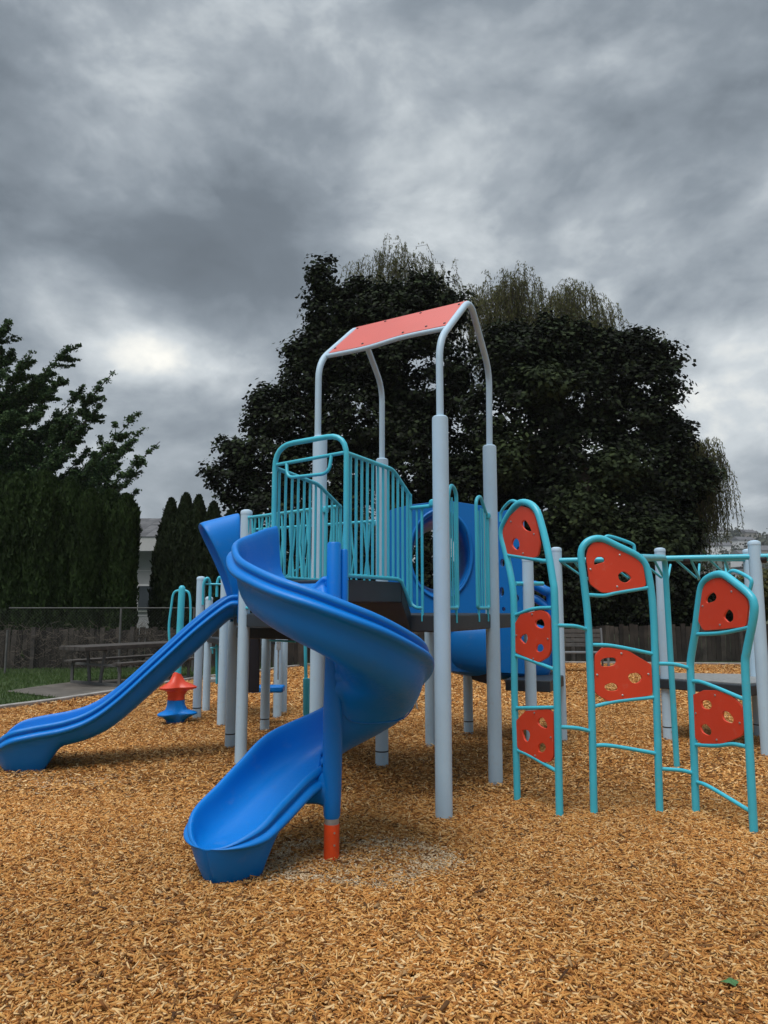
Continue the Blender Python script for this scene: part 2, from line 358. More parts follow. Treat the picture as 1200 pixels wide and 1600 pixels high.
# deck brackets bolts at A-B
# ---- spiral slide
PC = V((-.315, 4.66, 0))
def chute(ctrl, par, nper=7, endlen=.30, footlen=.42, lip=.17, foot=True, name='slide', side=1, seams=()):
    """ctrl: (x,y,zfloor,w,ho,hi) centre line; outer side = right of travel"""
    pts = []
    for i in range(len(ctrl)-1):
        p0 = ctrl[max(i-1, 0)]; p1 = ctrl[i]; p2 = ctrl[i+1]; p3 = ctrl[min(i+2, len(ctrl)-1)]
        for k in range(nper):
            t = k/nper
            pts.append([0.5*((2*p1[j])+(p2[j]-p0[j])*t+(2*p0[j]-5*p1[j]+4*p2[j]-p3[j])*t*t+(3*p1[j]-p0[j]-3*p2[j]+p3[j])*t**3) for j in range(6)])
    pts.append(list(ctrl[-1]))
    # arc length
    S = [0]
    for a, b in zip(pts, pts[1:]): S.append(S[-1]+math.hypot(a[0]-b[0], a[1]-b[1]))
    L = S[-1]
    def samp(s):
        for i in range(len(S)-1):
            if s <= S[i+1]+1e-9:
                t = (s-S[i])/max(1e-9, S[i+1]-S[i]); return [a+(b-a)*t for a, b in zip(pts[i], pts[i+1])]
        return pts[-1]
    st = [s for s in S if s < L-endlen]+[L-endlen+endlen*math.sin(math.pi/2*.985*k/16) for k in range(17)]
    rings = []
    for s in st:
        x, y, z, w, ho, hi = samp(s); a = samp(max(0, s-.02)); b = samp(min(L, s+.02))
        tx, ty = b[0]-a[0], b[1]-a[1]; l = math.hypot(tx, ty); tx /= l; ty /= l
        R = V((ty, -tx, 0))
        e = max(0, (s-(L-endlen))/endlen) if foot else 0
        k = max(0, 1-e**2.7)**.5 if foot else 1
        zf = z+(lip-.003-z)*e**3 if foot else z
        ho = ho+( .003-ho)*(e**3.6) if foot else ho; hi = hi+(.003-hi)*(e**3.6) if foot else hi
        
        fk = 0
        if foot:
            q = (s-(L-footlen))/(.22); fk = max(0, min(1, q)); fk = fk*fk*(3-2*fk)
        def half(h):
            r = min(.045, h*.3)
            sc = min(1, h/.16)
            I = [(0, 0), (.45*w, .004), (.78*w, .035*sc), (.96*w, .11*sc), (w, h*.75), (w+.012, h-.012), (w+.03, h), (w+.052, h-.012), (w+.060, h-.040*sc), (w+.034, h-.056*sc), (w+.040, h-.064*sc), (w+.084, h-.074*sc), (w+.090, h-.104*sc), (w+.072, h-.122*sc), (w+.024, h-.130*sc)]
            O = [(w+.018, min(h-.14*sc, .10)), (.93*w, .03), (.72*w, -.018), (.4*w, -.035), (0, -.04)]
            return I, O
        def place(sg, t, hgt, outer=0):
            # outer lower points pulled down to the ground for the foot
            zz = zf+hgt
            tt = t
            if outer and fk > 0:
                tgt = -.05 if outer > 1 else max(.06, zz*.5)
                zz = zz+(tgt-zz)*fk
                tt = t+((w*.68 if outer == 2 else t*.93 if outer == 1 else t*.95)-t)*fk
                
            ins = (0, .035, .13, .13)[outer]*e*fk
            return V((x-tx*ins, y-ty*ins, 0))+R*(sg*tt*k)+V((0, 0, zz))
        Io, Oo = half(ho); Ii, Oi = half(hi)
        ring = [place(1, t, h) for t, h in Io]
        oc = [1, 2, 3, 3, 3]
        ring += [place(1, t, h, c) for (t, h), c in zip(Oo, oc)]
        left = [place(-1, t, h) for t, h in Ii]+[place(-1, t, h, c) for (t, h), c in zip(Oi, oc)]
        ring += list(reversed(left[1:-1]))
        rings.append(ring)
    b = MB(); b.loft(rings, True, False)
    n = len(rings[0]); i0 = 0; l = n-1; r_ = 1; fs = []
    # stitch inner to outer surface across the open start of the shell
    half_ = n//2
    rr = list(range(0, 19)); ll = [0]+list(range(n-1, 17, -1))
    for side_ in (rr, ll):
        a, c = 0, len(side_)-1
        while c-a > 2:
            fs.append((side_[a], side_[a+1], side_[c-1], side_[c]) if c-a > 2 else (side_[a], side_[a+1], side_[c])); a += 1; c -= 1
        if c-a == 2: fs.append((side_[a], side_[a+1], side_[c]))
    b.f += fs
    m = len(rings)-1; b.f.append(tuple(m*n+k for k in range(n)))
    so_ = b.build(name, M['blue'], par, subd=1)
    for f_ in seams:
        rg = rings[int(f_*len(rings))]; ctr = sum(rg, V((0, 0, 0)))/len(rg)
        pts_ = [rg[i]*.995+V((0, 0, 0))+rg[i]*.005 for i in range(13, len(rg)-12)]
        sb_ = MB(); sb_.tube(catmull(pts_, 3), .0045, 6); sb_.build('seam', M['blue2'], so_)
    return so_
def pol(deg, r): a = math.radians(deg); return PC.x+r*math.cos(a), PC.y+r*math.sin(a)
ctl = []
e0 = Hl.lerp(Hr, .5)
ctl.append((e0.x+.0, e0.y+.0, 1.665, .245, .42, .06))
ctl.append((e0.x-.055, e0.y-.11, 1.645, .245, .40, .06))
for deg, r, z, ho, hi in [(165, .35, 1.60, .36, .10), (190, .335, 1.53, .34, .10), (220, .33, 1.43, .33, .10), (255, .33, 1.31, .33, .10), (290, .325, 1.17, .33, .10), (325, .315, 1.03, .32, .10), (0, .292, .905, .31, .10), (35, .292, .765, .31, .12), (70, .31, .64, .32, .13), (100, .325, .53, .32, .14), (128, .35, .42, .29, .16)]:
    x, y = pol(deg, r); ctl.append((x, y, z, .245, ho, hi))
ctl += [(-.67, 4.745, .33, .225, .24, .18), (-.795, 4.53, .24, .205, .21, .16), (-.885, 4.36, .19, .205, .18, .13), (-.96, 4.16, .17, .18, .14, .10)]
spiral = chute(ctl, tower, name='spiral_slide', lip=.22, endlen=.40, footlen=.50, seams=(.52,))
spiral['label'] = 'blue spiral slide winding round its pole'
b = MB(); b.lathe(PC, [(.044, .18), (.044, .25)], 20); b.lathe(PC, [(.040, .2), (.040, .3)], 20); b.build('pole', M['galv'], spiral)
b = MB(); b.lathe(PC, [(.047, -.05), (.047, .212)], 24); o = b.build('pole_sleeve', M['orange'], spiral)
for z in (.10, .17):
    bb = MB(); bb.lathe(PC+V((.02, -.044, z)), [(.006, 0), (.006, .006)], 8, axis=(0, -1, 0)); bb.build('bolt', M['bolt'], spiral)
b = MB(); b.lathe(PC, [(.044, .245), (.050, .262), (.056, .38), (.060, .60), (.058, .9), (.047, 1.3), (.044, 1.9), (.036, 1.912)], 28); b.build('central_column', M['blue'], spiral)
b = MB(); b.lathe(PC+V((.062, .03, 0)), [(.024, 1.45), (.024, 1.86), (.018, 1.87)], 20); b.build('column_flange', M['blue'], spiral)
# web that joins the run-out to the column
b = MB(); web = []
for k in range(8):
    t = k/7; c = pz(PC, 0).lerp(V((-.58, 4.74, 0)), t*.8); zt = .60-.26*t; zb = .25+.06*min(1, 3*t)
    hw = .058*(1-t)+.05*t; d_ = V((-.265, .08, 0)).normalized(); nn = V((-d_.y, d_.x, 0))
    web.append([c+nn*hw+V((0, 0, zb)), c-nn*hw+V((0, 0, zb)), c-nn*hw+V((0, 0, zt)), c+nn*hw+V((0, 0, zt))])
b.loft(web); b.build('web', M['blue'], spiral, subd=1)
# bracket to rear post C
T([pz(Cc+V((-.35, -.62, 0)), .52), pz(Cc+V((-.06, -.05, 0)), .47)], .02, spiral, 'support_arm', .05, 'blue')
b = MB(); b.box(pz(Cc+V((-.06, -.06, 0)), .47), (.05, .05, .14)); b.build('support_clamp', M['blue2'], spiral, bevel=.008)

# ---- straight slide
S0 = P376.lerp(P360, .52); sd_ = V((-.955, -.295, 0)).normalized()
sc = []
for t, z, w, h in [(-.06, 1.44, .25, .20), (.04, 1.44, .25, .2), (.16, 1.36, .25, .25), (.45, 1.07, .255, .31), (.8, .73, .275, .32), (1.15, .42, .295, .30), (1.38, .295, .31, .26), (1.6, .24, .32, .235), (1.85, .215, .325, .22), (2.04, .20, .32, .20), (2.24, .18, .31, .18)]:
    p = S0+sd_*t; sc.append((p.x, p.y, z, w, h, h))
ss = chute(sc, tower, name='straight_slide', lip=.19, endlen=.30, footlen=.62, seams=(.12,))
ss['label'] = 'long straight blue slide running down to the left'
# hood: arch lofted over the entry, flaring outward at the top
dE = (P360-P376).normalized(); b = MB(); rings = []
NH = 17
for j in range(6):
    u = j/5; ring = []
    for k in range(NH):
        t = k/(NH-1)                      # 0 near foot .. 1 far foot
        ang_ = math.pi*t
        ww = .30+.10*math.sin(ang_)**1.0*u
        zc = 1.50; hgt = 1.0
        f = max(0, math.sin(ang_))
        sup = abs(math.cos(ang_))**.55*(1 if math.cos(ang_) > 0 else -1)
        lat = -sup*(ww*(.86+.24*u*f))
        z = zc+hgt*(f**.75)*(1-.13*u)
        flare = (.04+.38*f**1.0)*u
        if f < .35: flare = u*(.04+.38*f)
        p = S0+dE*lat+sd_*(flare+.02)
        ring.append(pz(p, z))
    rings.append(ring)
outer = rings; th = .018
b.loft(rings, False, False)
hood = b.build('slide_hood', M['blue'], ss, subd=1, fixn=False)
mo = hood.modifiers.new('t', 'SOLIDIFY'); mo.thickness = .03; mo.offset = 0
hood.modifiers.move(1, 0)
for sgn in (-1, 1):
    b = MB(); c = S0+dE*sgn*.335+sd_*.03; b.box(pz(c, 1.56), (.035, .06, .42), rz=math.atan2(sd_.y, sd_.x))
    b.build('slide_flange', M['blue2'], ss, bevel=.008)

# ---- blue rotomoulded wall behind the second deck
W1 = V((-.05, 8.55, 0)); W2 = V((1.30, 8.55, 0))
def wp(px, py, off=0): return onpl(px, py, W1, W2, off)
out = [wp(*p) for p in [(603, 955), (600, 880), (600, 805), (612, 797), (640, 790), (672, 786), (700, 783), (730, 788), (765, 793), (771, 800), (772, 870), (772, 955), (770, 1035), (740, 1050), (704, 1048), (690, 1000), (650, 960)]]
hole = rcurve([wp(*p) for p in [(644, 840), (660, 815), (690, 800), (720, 815), (733, 850), (733, 885), (722, 912), (700, 930), (665, 928), (646, 895)]], 5)
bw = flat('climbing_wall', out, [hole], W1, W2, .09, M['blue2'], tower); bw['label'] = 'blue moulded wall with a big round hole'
# inner tunnel ring
b = MB(); cen = wp(689, 866, .0)
ring1 = []; ring2 = []
for k in range(40):
    a = 2*math.pi*k/40; r1 = .36
    ring1.append(cen+V((math.cos(a)*.345, -.06, math.sin(a)*.50))); ring2.append(cen+V((math.cos(a)*.30, .95, math.sin(a)*.38)))
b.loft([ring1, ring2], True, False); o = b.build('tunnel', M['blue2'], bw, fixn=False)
mo = o.modifiers.new('t', 'SOLIDIFY'); mo.thickness = .03
X1 = V((1.30, 8.50, 0)); X2 = V((1.72, 8.25, 0))
def xp(px, py, off=0): return onpl(px, py, X1, X2, off)
out = [xp(*p) for p in [(776, 802), (806, 795), (817, 815), (819, 900), (820, 1000), (822, 1052), (776, 1050)]]
hs = []
for cx, cy, rx, ry in [(787, 880, 4, 7), (812, 862, 3, 8), (786, 925, 4, 8), (789, 952, 3, 4), (809, 812, 4, 5), (810, 935, 3, 6)]:
    hs.append([xp(cx+rx*math.cos(a), cy+ry*math.sin(a)) for a in [2*math.pi*k/12 for k in range(12)]])
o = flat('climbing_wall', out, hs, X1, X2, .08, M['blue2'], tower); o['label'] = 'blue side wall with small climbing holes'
# lower belly of the moulded climber
b = MB(); rings = []
for k in range(12):
    t = k/11; x = .70+(1.95-.70)*t
    ring = []
    for j in range(16):
        a = 2*math.pi*j/16; ry = .28*math.sin(math.pi*min(1, .25+t*.75)*.9+.1)+.1; rz_ = .22+.05*math.sin(t*3)
        sq = abs(math.sin(a))**.6*(1 if math.sin(a) > 0 else -1); ring.append(V((x, 8.80+ry*abs(math.cos(a))**.6*(1 if math.cos(a) > 0 else -1), 1.06+(rz_+.08)*sq-.08*t)))
    rings.append(ring)
b.loft(rings); b.build('moulded_step', M['blue2'], tower, subd=1, label='blue moulded belly under the climbing wall')
b = MB(); b.add([at(*p) for p in [(735, 1047, 8.6), (782, 1047, 8.4), (782, 1075, 8.4), (738, 1062, 8.6)]]+[at(*p)+V((0, .05, 0)) for p in [(735, 1047, 8.6), (782, 1047, 8.4), (782, 1075, 8.4), (738, 1062, 8.6)]], [(0, 1, 2, 3), (7, 6, 5, 4), (0, 4, 5, 1), (1, 5, 6, 2), (2, 6, 7, 3), (3, 7, 4, 0)])
b.build('kick_plate', M['black'], tower, smooth=False)
b = MB(); lp = [gp(783, 1050, .72), gp(880, 1050, .72), gp(890, 1062, .72), gp(828, 1077, .72), gp(783, 1066, .72)]
b.prism([(1.40, 8.35), (2.1, 8.95), (2.05, 9.6), (1.5, 9.5)], .60, .73); b.build('low_step', M['deck'], tower, smooth=False, bevel=.01)
b = MB(); b.prism([(1.30, 8.1), (1.75, 7.95), (2.05, 8.6), (1.55, 8.8)], .62, .74); b.build('low_step', M['deck'], tower, smooth=False, bevel=.01)
# blue hook-shaped climber beyond
b = MB(); b.tube(catmull([at(815, 930, 9.1), at(830, 915, 9.1), at(850, 922, 9.0), at(862, 940, 9.0), at(860, 1040, 9.0)], 6), .06, 14)
b.tube(catmull([at(815, 945, 9.1), at(835, 935, 9.1), at(862, 955, 9.0)], 6), .05, 14); b.build('moulded_arm', M['blue2'], tower)
T([at(805, 912, 7.6), at(848, 912, 7.9)], .022, tower, 'cross_pipe')
# things beneath the left deck
b = MB(); b.prism([(-1.74, 9.05), (-1.50, 9.05), (-1.50, 9.10), (-1.74, 9.10)], .50, 1.42); b.build('activity_panel', M['black'], tower, smooth=False, bevel=.01)
b = MB(); b.prism([(-1.80, 9.7), (-1.30, 9.7), (-1.30, 9.95), (-1.80, 9.95)], .42, .50); sb = b.build('seat', M['blue'], tower, bevel=.02)
b = MB(); b.lathe((-1.53, 9.82, 0), [(.05, -.02), (.05, .42)], 14); b.build('seat_leg', M['post'], sb)
T([(-1.42, 9.32, 1.10), (-1.25, 9.2, 1.10), (-1.08, 9.2, 1.09)], .012, tower, 'hand_bar', .04)
b = MB(); b.tube([(-1.42, 10.1, 1.05), (-1.42, 10.1, .55)], .012, 8); b.box((-1.42, 10.1, 1.0), (.05, .05, .12)); b.build('hanging_rod', M['galv'], tower)
lad = T([at(477, 1000, 9.6), at(478, 1066, 9.6)], .022, tower, 'ladder_pipe'); T([at(479, 1060, 9.6), at(479, 1118, 9.6)], .045, lad, 'ladder_foot')

# ------------------------------------------------------------ climbing frames (right)
Z5 = 440/1200
def z5(x, y): return 760+x*Z5, 760+y*Z5
climb = thing('climbing_frame', 'three joined teal climbing frames with red hand hold panels beside the tower', 'climbing frame', (1.75, 5.6, 0))
FR = {
 1: dict(P=(1.04, 6.01), Q=(1.26, 5.58), out=[(132,1340),(126,1100),(120,900),(118,560),(112,430),(85,290),(65,200),(85,140),(125,82),(165,68),(210,95),(237,170),(265,290),(283,400),(290,460),(297,700),(304,1000),(312,1412)],
  rungs=[[(125,548),(200,522),(280,517)],[(125,720),(180,738),(290,780)],[(130,945),(295,942)],[(135,1125),(190,1150),(305,1217)],[(88,292),(170,305),(262,320)]],
  panels=[([(150,85),(185,95),(210,130),(230,250),(222,295),(205,304),(95,290),(68,215),(75,170),(100,130)],[[(155,150),(172,145),(195,185),(190,193),(170,188),(155,170)],[(120,222),(138,225),(145,250),(138,272),(120,265),(110,245)]],[(105,150),(203,203),(157,285)]),
   ([(150,545),(235,528),(262,540),(272,560),(275,700),(265,725),(225,750),(130,708),(120,690),(122,590)],[[(215,570),(240,565),(252,590),(240,607),(218,600),(210,585)],[(155,632),(175,628),(180,650),(172,670),(160,668),(145,648)],[(218,675),(240,672),(248,692),(235,706),(215,702)]],[(195,545),(128,635),(262,650),(200,735)]),
   ([(170,958),(270,950),(285,965),(288,1150),(275,1172),(240,1175),(150,1130),(130,1100),(130,1000)],[[(225,990),(245,985),(263,1015),(258,1033),(235,1025),(222,1010)],[(155,1040),(180,1038),(190,1060),(180,1088),(165,1080)],[(225,1100),(245,1092),(258,1112),(245,1133),(225,1130)]],[(205,965),(275,1070),(208,1147)])],
  handle=[(60,150),(62,115),(75,90),(105,62),(135,68)]),
 2: dict(P=(1.53, 5.63), Q=(2.02, 5.67), out=[(458,1395),(450,1000),(440,720),(432,560),(415,400),(403,290),(420,245),(455,225),(495,225),(560,255),(640,295),(680,340),(700,430),(713,560),(720,760),(728,1000),(738,1395)],
  rungs=[[(432,462),(500,465),(560,452),(700,430)],[(442,675),(540,680),(715,715)],[(450,940),(560,915),(722,898)],[(455,1105),(530,1105),(733,1140)]],
  panels=[([(455,240),(500,240),(560,265),(640,305),(665,340),(678,420),(665,428),(520,452),(490,452),(440,415),(425,300),(435,260)],[[(460,310),(480,298),(500,305),(503,322),(480,330),(458,335)],[(560,375),(585,362),(615,385),(612,400),(590,412),(565,400)]],[(568,292),(443,353),(557,427)]),
   ([(490,690),(520,688),(600,700),(650,730),(700,760),(705,880),(690,890),(520,915),(470,885),(460,870),(462,720)],[[(490,735),(540,728),(553,745),(540,765),(490,767)],[(605,800),(640,793),(662,812),(650,835),(625,840),(605,822)],[(505,845),(535,835),(558,850),(555,870),(520,872),(503,860)]],[(575,712),(472,803),(690,800),(580,890)])],
  handle=[(500,228),(515,212),(560,222),(620,245),(630,262),(630,295)]),
 3: dict(P=(2.3, 5.68), Q=(2.47, 5.17), out=[(893,1392),(880,1000),(870,800),(872,730),(890,620),(905,500),(920,420),(955,385),(1005,375),(1060,410),(1120,460),(1140,500),(1138,560),(1110,700),(1103,770),(1115,1000),(1140,1485)],
  rungs=[[(885,630),(1000,625),(1125,600)],[(875,830),(930,838),(1110,912)],[(882,1100),(980,1105),(1050,1098),(1118,1112)],[(890,1258),(950,1280),(1130,1388)]],
  panels=[([(970,392),(1005,392),(1050,425),(1110,475),(1118,510),(1110,590),(1100,598),(935,613),(925,608),(905,570),(925,430),(940,405)],[[(945,465),(970,450),(985,470),(975,490),(945,498),(938,485)],[(1018,540),(1035,522),(1055,540),(1055,570),(1035,580),(1015,560)]],[(1045,448),(922,510),(996,590)]),
   ([(930,870),(985,870),(1050,895),(1085,930),(1098,960),(1100,1050),(1085,1065),(1010,1095),(920,1095),(892,1070),(885,1040),(882,890)],[[(920,915),(950,910),(965,930),(955,950),(925,945)],[(1012,958),(1035,960),(1058,990),(1050,1010),(1020,1000),(1008,980)],[(915,1020),(940,1012),(963,1040),(955,1062),(925,1050)]],[(975,890),(893,967),(1080,1008),(982,1080)])],
  handle=[(1025,378),(1045,360),(1075,365),(1120,390),(1130,410),(1120,450)]),
}
for k, d in FR.items():
    P, Q = d['P'], d['Q']
    pts = [onpl(*z5(*p), P, Q) for p in d['out']]
    pts = catmull(pts, 4)
    pts[0].z = -.05; pts[-1].z = -.05
    b = MB(); b.tube(pts, .0275, 16); f = b.build('frame', M['teal'], climb)
    for r_ in d['rungs']:
        T(catmull([onpl(*z5(*p), P, Q) for p in r_], 4), .0145, f, 'rung')
    T(catmull([onpl(*z5(*p), P, Q, .05) for p in d['handle']], 4), .013, f, 'handle')
    for pi, (o_, hs, bolts) in enumerate(d['panels']):
        oo = [onpl(*z5(*p), P, Q) for p in o_]
        oo = fillet(oo+[oo[0]], .02, 3)[:-1]
        pn = flat('hold_panel', oo, [rcurve([onpl(*z5(*p), P, Q) for p in h], 4) for h in hs], P, Q, .018, M['red'], climb)
        for bx in bolts:
            c = onpl(*z5(*bx), P, Q, -.009); ux, uy = Q[0]-P[0], Q[1]-P[1]; nn = V((uy, -ux, 0)); nn = -nn if nn.y > 0 else nn
            bb = MB(); bb.lathe(c, [(.008, 0), (.008, .004), (.004, .007)], 10, axis=nn); bb.build('bolt', M['bolt'], pn)
def link_r(pts, ia, ib):
    out = []
    n = len(pts)
    a = onpl(*z5(*pts[0]), FR[ia]['P'], FR[ia]['Q']); c = onpl(*z5(*pts[-1]), FR[ib]['P'], FR[ib]['Q'])
    for i, p in enumerate(pts):
        Y = a.y+(c.y-a.y)*i/(n-1); out.append(at(*z5(*p), Y))
    T(catmull(out, 4), .0145, climb, 'linking_rung')
link_r([(300, 592), (380, 596), (435, 612)], 1, 2); link_r([(308, 1025), (385, 1030), (445, 1044)], 1, 2)
link_r([(722, 755), (800, 758), (872, 776)], 2, 3); link_r([(735, 1203), (830, 1210), (888, 1224)], 2, 3)
T([(2.77, 7.24, -.05), (2.75, 7.24, 1.99), at(1000, 871, 5.75)], .0275, climb, 'side_pipe', .14, seg=16)

# ------------------------------------------------------------ monkey bars
mk = thing('monkey_bars', 'overhead teal monkey bars on pale blue posts behind the climbing frames', 'monkey bars', (3.2, 8.4, 0))
M1, M2, M3, M4 = V((2.02, 8.66, 0)), V((3.27, 8.75, 0)), V((3.91, 7.79, 0)), V((4.40, 8.92, 0))
for p in (M1, M2, M3, M4): post(p, 2.2, mk, r=.062, ring=(p is M2 or p is M4))
T([M1+V((-.05, 0, 2.05)), M3+V((.8, -.37, 2.03))], .03, mk, 'side_rail', seg=16)
T([M1+V((.0, .9, 2.10)), M2+V((0, .05, 2.085)), M4+V((0, 0, 2.085)), M4+V((.8, -.3, 2.085))], .03, mk, 'side_rail', seg=16)
fa, fb = M1+V((0, 0, 2.03)), M3+V((0, 0, 2.01)); ra, rb = M1+V((.6, .75, 2.03)), M4+V((0, 0, 2.03))
for s in (.10, .34, .52, .70, .86):
    f = fa.lerp(fb, s); r_ = ra.lerp(rb, s)
    q1 = f.lerp(r_, .22)+V((.06, 0, -.19)); q2 = f.lerp(r_, .75)+V((.0, 0, -.19))
    T([f, q1, q2, r_], .014, mk, 'rung', .06)
    T([fa.lerp(fb, s-.07), f.lerp(r_, .25)+V((.02, 0, -.18))], .013, mk, 'rung', .03)
for p in (fa.lerp(fb, .68), fb+V((.07, -.03, 0)), fa+V((.03, -.0, 0))):
    b = MB(); d_ = (fb-fa).normalized(); b.lathe(p-d_*.035, [(.036, 0), (.043, .01), (.043, .06), (.036, .07)], 16, axis=d_); b.build('clamp', M['black'], mk)
b = MB(); b.prism([(3.14, 8.75), (3.85, 7.95), (4.45, 8.3), (4.5, 9.3), (3.5, 9.5)], .58, .69); b.build('low_platform', M['deck'], mk, smooth=False, bevel=.012)
b = MB(); b.prism([(3.22, 8.78), (3.85, 8.05), (4.38, 8.36), (4.42, 9.22), (3.55, 9.4)], .69, .70); b.build('platform_top', M['galv'], mk, smooth=False)

# ------------------------------------------------------------ toddler climber (left, behind)
tod = thing('toddler_climber', 'small climber with two pale posts and teal arched handrails behind the straight slide', 'climber', (-2.5, 10.7, 0))
T1, T2 = V((-2.56, 10.38, 0)), V((-2.60, 11.07, 0))
post(T1, 1.93, tod, r=.058, ring=True); post(T2, 1.66, tod, r=.055)
def tat(x, y, Y): return at(230+x*.1812, 860+y*.1812, Y)
T([tat(478, 470, 10.35), tat(480, 290, 10.35), tat(520, 225, 10.35), tat(545, 290, 10.4), tat(540, 430, 10.4)], .022, tod, 'arched_rail', .1)
T([tat(600, 400, 10.4), tat(602, 280, 10.4), tat(622, 220, 10.4), tat(655, 270, 10.4), tat(655, 420, 10.4)], .020, tod, 'arched_rail', .1)
T([tat(465, 290, 10.38), tat(660, 292, 10.38)], .013, tod, 'crossbar')
T([tat(600, 800, 10.8), tat(600, 1150, 10.8)], .018, tod, 'ladder_pipe')
T([tat(545, 845, 10.8), tat(660, 825, 10.8)], .015, tod, 'crossbar')
T([tat(560, 830, 10.9), tat(565, 890, 10.9)], .012, tod, 'ladder_pipe')
b = MB(); b.box(at(338, 1062, 11.6), (.26, .3, .06)); b.build('step', M['galv'], tod, smooth=False, bevel=.01)
b = MB(); b.prism([(-2.6, 11.0), (-2.1, 9.9), (-1.5, 10.4), (-1.6, 11.2)], 1.0, 1.08); b.build('deck', M['deck'], tod, smooth=False, bevel=.01)

# ------------------------------------------------------------ spinner
SP = V((-2.74, 9.98, 0))
spn = thing('spinner', 'standing spinner with teal loop pole and lobed red and blue foot discs behind the slide', 'spinner', SP)
def lobed(z, prof, nl, amp, seg=48):
    rings = []
    for (r, h, a_) in prof:
        r = r if r < .13 else .12+(r-.12)*.62
        rings.append([V((SP.x+(r*(1+a_*amp*math.cos(nl*t)))*math.cos(t), SP.y+(r*(1+a_*amp*math.cos(nl*t)))*math.sin(t), z+h)) for t in [2*math.pi*k/seg+.3*0 for k in range(seg)]])
    b = MB(); b.loft(rings); return b
o = lobed(0, [(.10, -.03, 0), (.12, .04, 0), (.20, .09, .5), (.27, .12, 1), (.275, .135, 1), (.25, .15, 1), (.15, .18, .3), (.115, .24, 0), (.11, .30, 0)], 3, .32).build('foot_disc', M['blue'], spn, label='blue lobed lower disc')
o = lobed(0, [(.112, .305, 0), (.11, .36, 0), (.14, .42, .3), (.24, .45, 1), (.25, .47, 1), (.2, .49, 1), (.10, .54, .3), (.06, .62, 0), (.045, .66, 0)], 3, .35).build('foot_disc', M['red'], spn, label='red lobed upper disc')
b = MB(); b.lathe(SP, [(.045, .6), (.045, 1.75), (.04, 1.78), (.02, 1.80)], 18, axis=(.015, 0, 1)); b.build('pole', M['teal'], spn)
for sg in (-1, 1):
    T(catmull([SP+V((.02+sg*.0, 0, 1.74)), SP+V((.02+sg*.10, 0, 1.70)), SP+V((.02+sg*.13, 0, 1.5)), SP+V((.01+sg*.14, 0, 1.25)), SP+V((.01+sg*.11, 0, .98)), SP+V((.01+sg*.04, 0, .88))], 6), .016, spn, 'hand_loop')

# ------------------------------------------------------------ tipped board seat far behind
rk = thing('balance_board', 'small dark tilted board on thin legs far behind the slide', 'board', (.15, 11.3, 0))
b = MB(); b.beam((-.15, 11.3, .10), (.42, 11.3, .34), .35, .05); b.build('board', M['black'], rk, smooth=False)
T([(.42, 11.2, .36), (.5, 11.2, -.02)], .014, rk, 'leg', m='galv'); T([(.42, 11.45, .36), (.5, 11.45, -.02)], .014, rk, 'leg', m='galv')
b = MB(); b.box((-.12, 11.3, .06), (.12, .3, .14)); b.build('foot', M['black'], rk, smooth=False)

# ------------------------------------------------------------ picnic table
pt = thing('picnic_table', 'old weathered picnic table with grey metal legs on the concrete pad', 'picnic table', (-5.3, 15.3, 0))
cx = V((1.2, -.75, 0)).normalized(); lx = V((-cx.y, cx.x, 0)); lx = lx if lx.y > 0 else -lx
c0 = V((-5.65, 14.75, 0))
def pp_(u, v_, z): return c0+cx*u+lx*v_+V((0, 0, z))
for i in range(5):
    b = MB(); u = -.32+.16*i; b.beam(pp_(u, -.55, .735), pp_(u, 2.3, .735), .148, .075); b.build('top_board', M['oldwood'], pt, smooth=False, bevel=.006)
for u in (-.74, .74):
    for k in (-1, 1):
        b = MB(); b.beam(pp_(u+k*.065, -.10, .44), pp_(u+k*.065, 2.1, .44), .12, .05); b.build('seat_board', M['oldwood'], pt, smooth=False, bevel=.006)
for v_ in (0, 1.75):
    b = MB(); b.beam(pp_(-.72, v_, .04), pp_(.72, v_, .04), .05, .05)
    b.beam(pp_(-.72, v_, .04), pp_(-.72, v_, .42), .05, .05); b.beam(pp_(.72, v_, .04), pp_(.72, v_, .42), .05, .05)
    b.beam(pp_(-.16, v_, .065), pp_(-.27, v_, .70), .05, .05); b.beam(pp_(.16, v_, .065), pp_(.27, v_, .70), .05, .05)
    b.beam(pp_(-.72, v_+.003, .40), pp_(.72, v_+.003, .40), .04, .04); b.beam(pp_(-.36, v_, .69), pp_(.36, v_, .69), .05, .04)
    b.build('leg_frame', M['oldgalv'], pt, smooth=False)

# ------------------------------------------------------------ ground
def plane(name, poly, z, m, sub=1):
    b = MB(); b.add([V((p[0], p[1], z)) for p in poly], [tuple(range(len(poly)))]); return struct(b.build(name, m, smooth=False))
gm = mat('soil', (.05, .055, .02), .95, .4, 1.2, bump=.3, bscale=20)
plane('ground', [(-1500, -300), (1500, -300), (1500, 1500), (-1500, 1500)], -.06, gm)
EDGE = [gp(-420, 1200), gp(-120, 1130), gp(0, 1109), gp(90, 1097), gp(175, 1084), gp(300, 1063), gp(400, 1051), gp(482, 1040.5), gp(620, 1037.5), gp(860, 1037), gp(1200, 1040), gp(1500, 1042)]
poly = [(e.x, e.y) for e in EDGE]
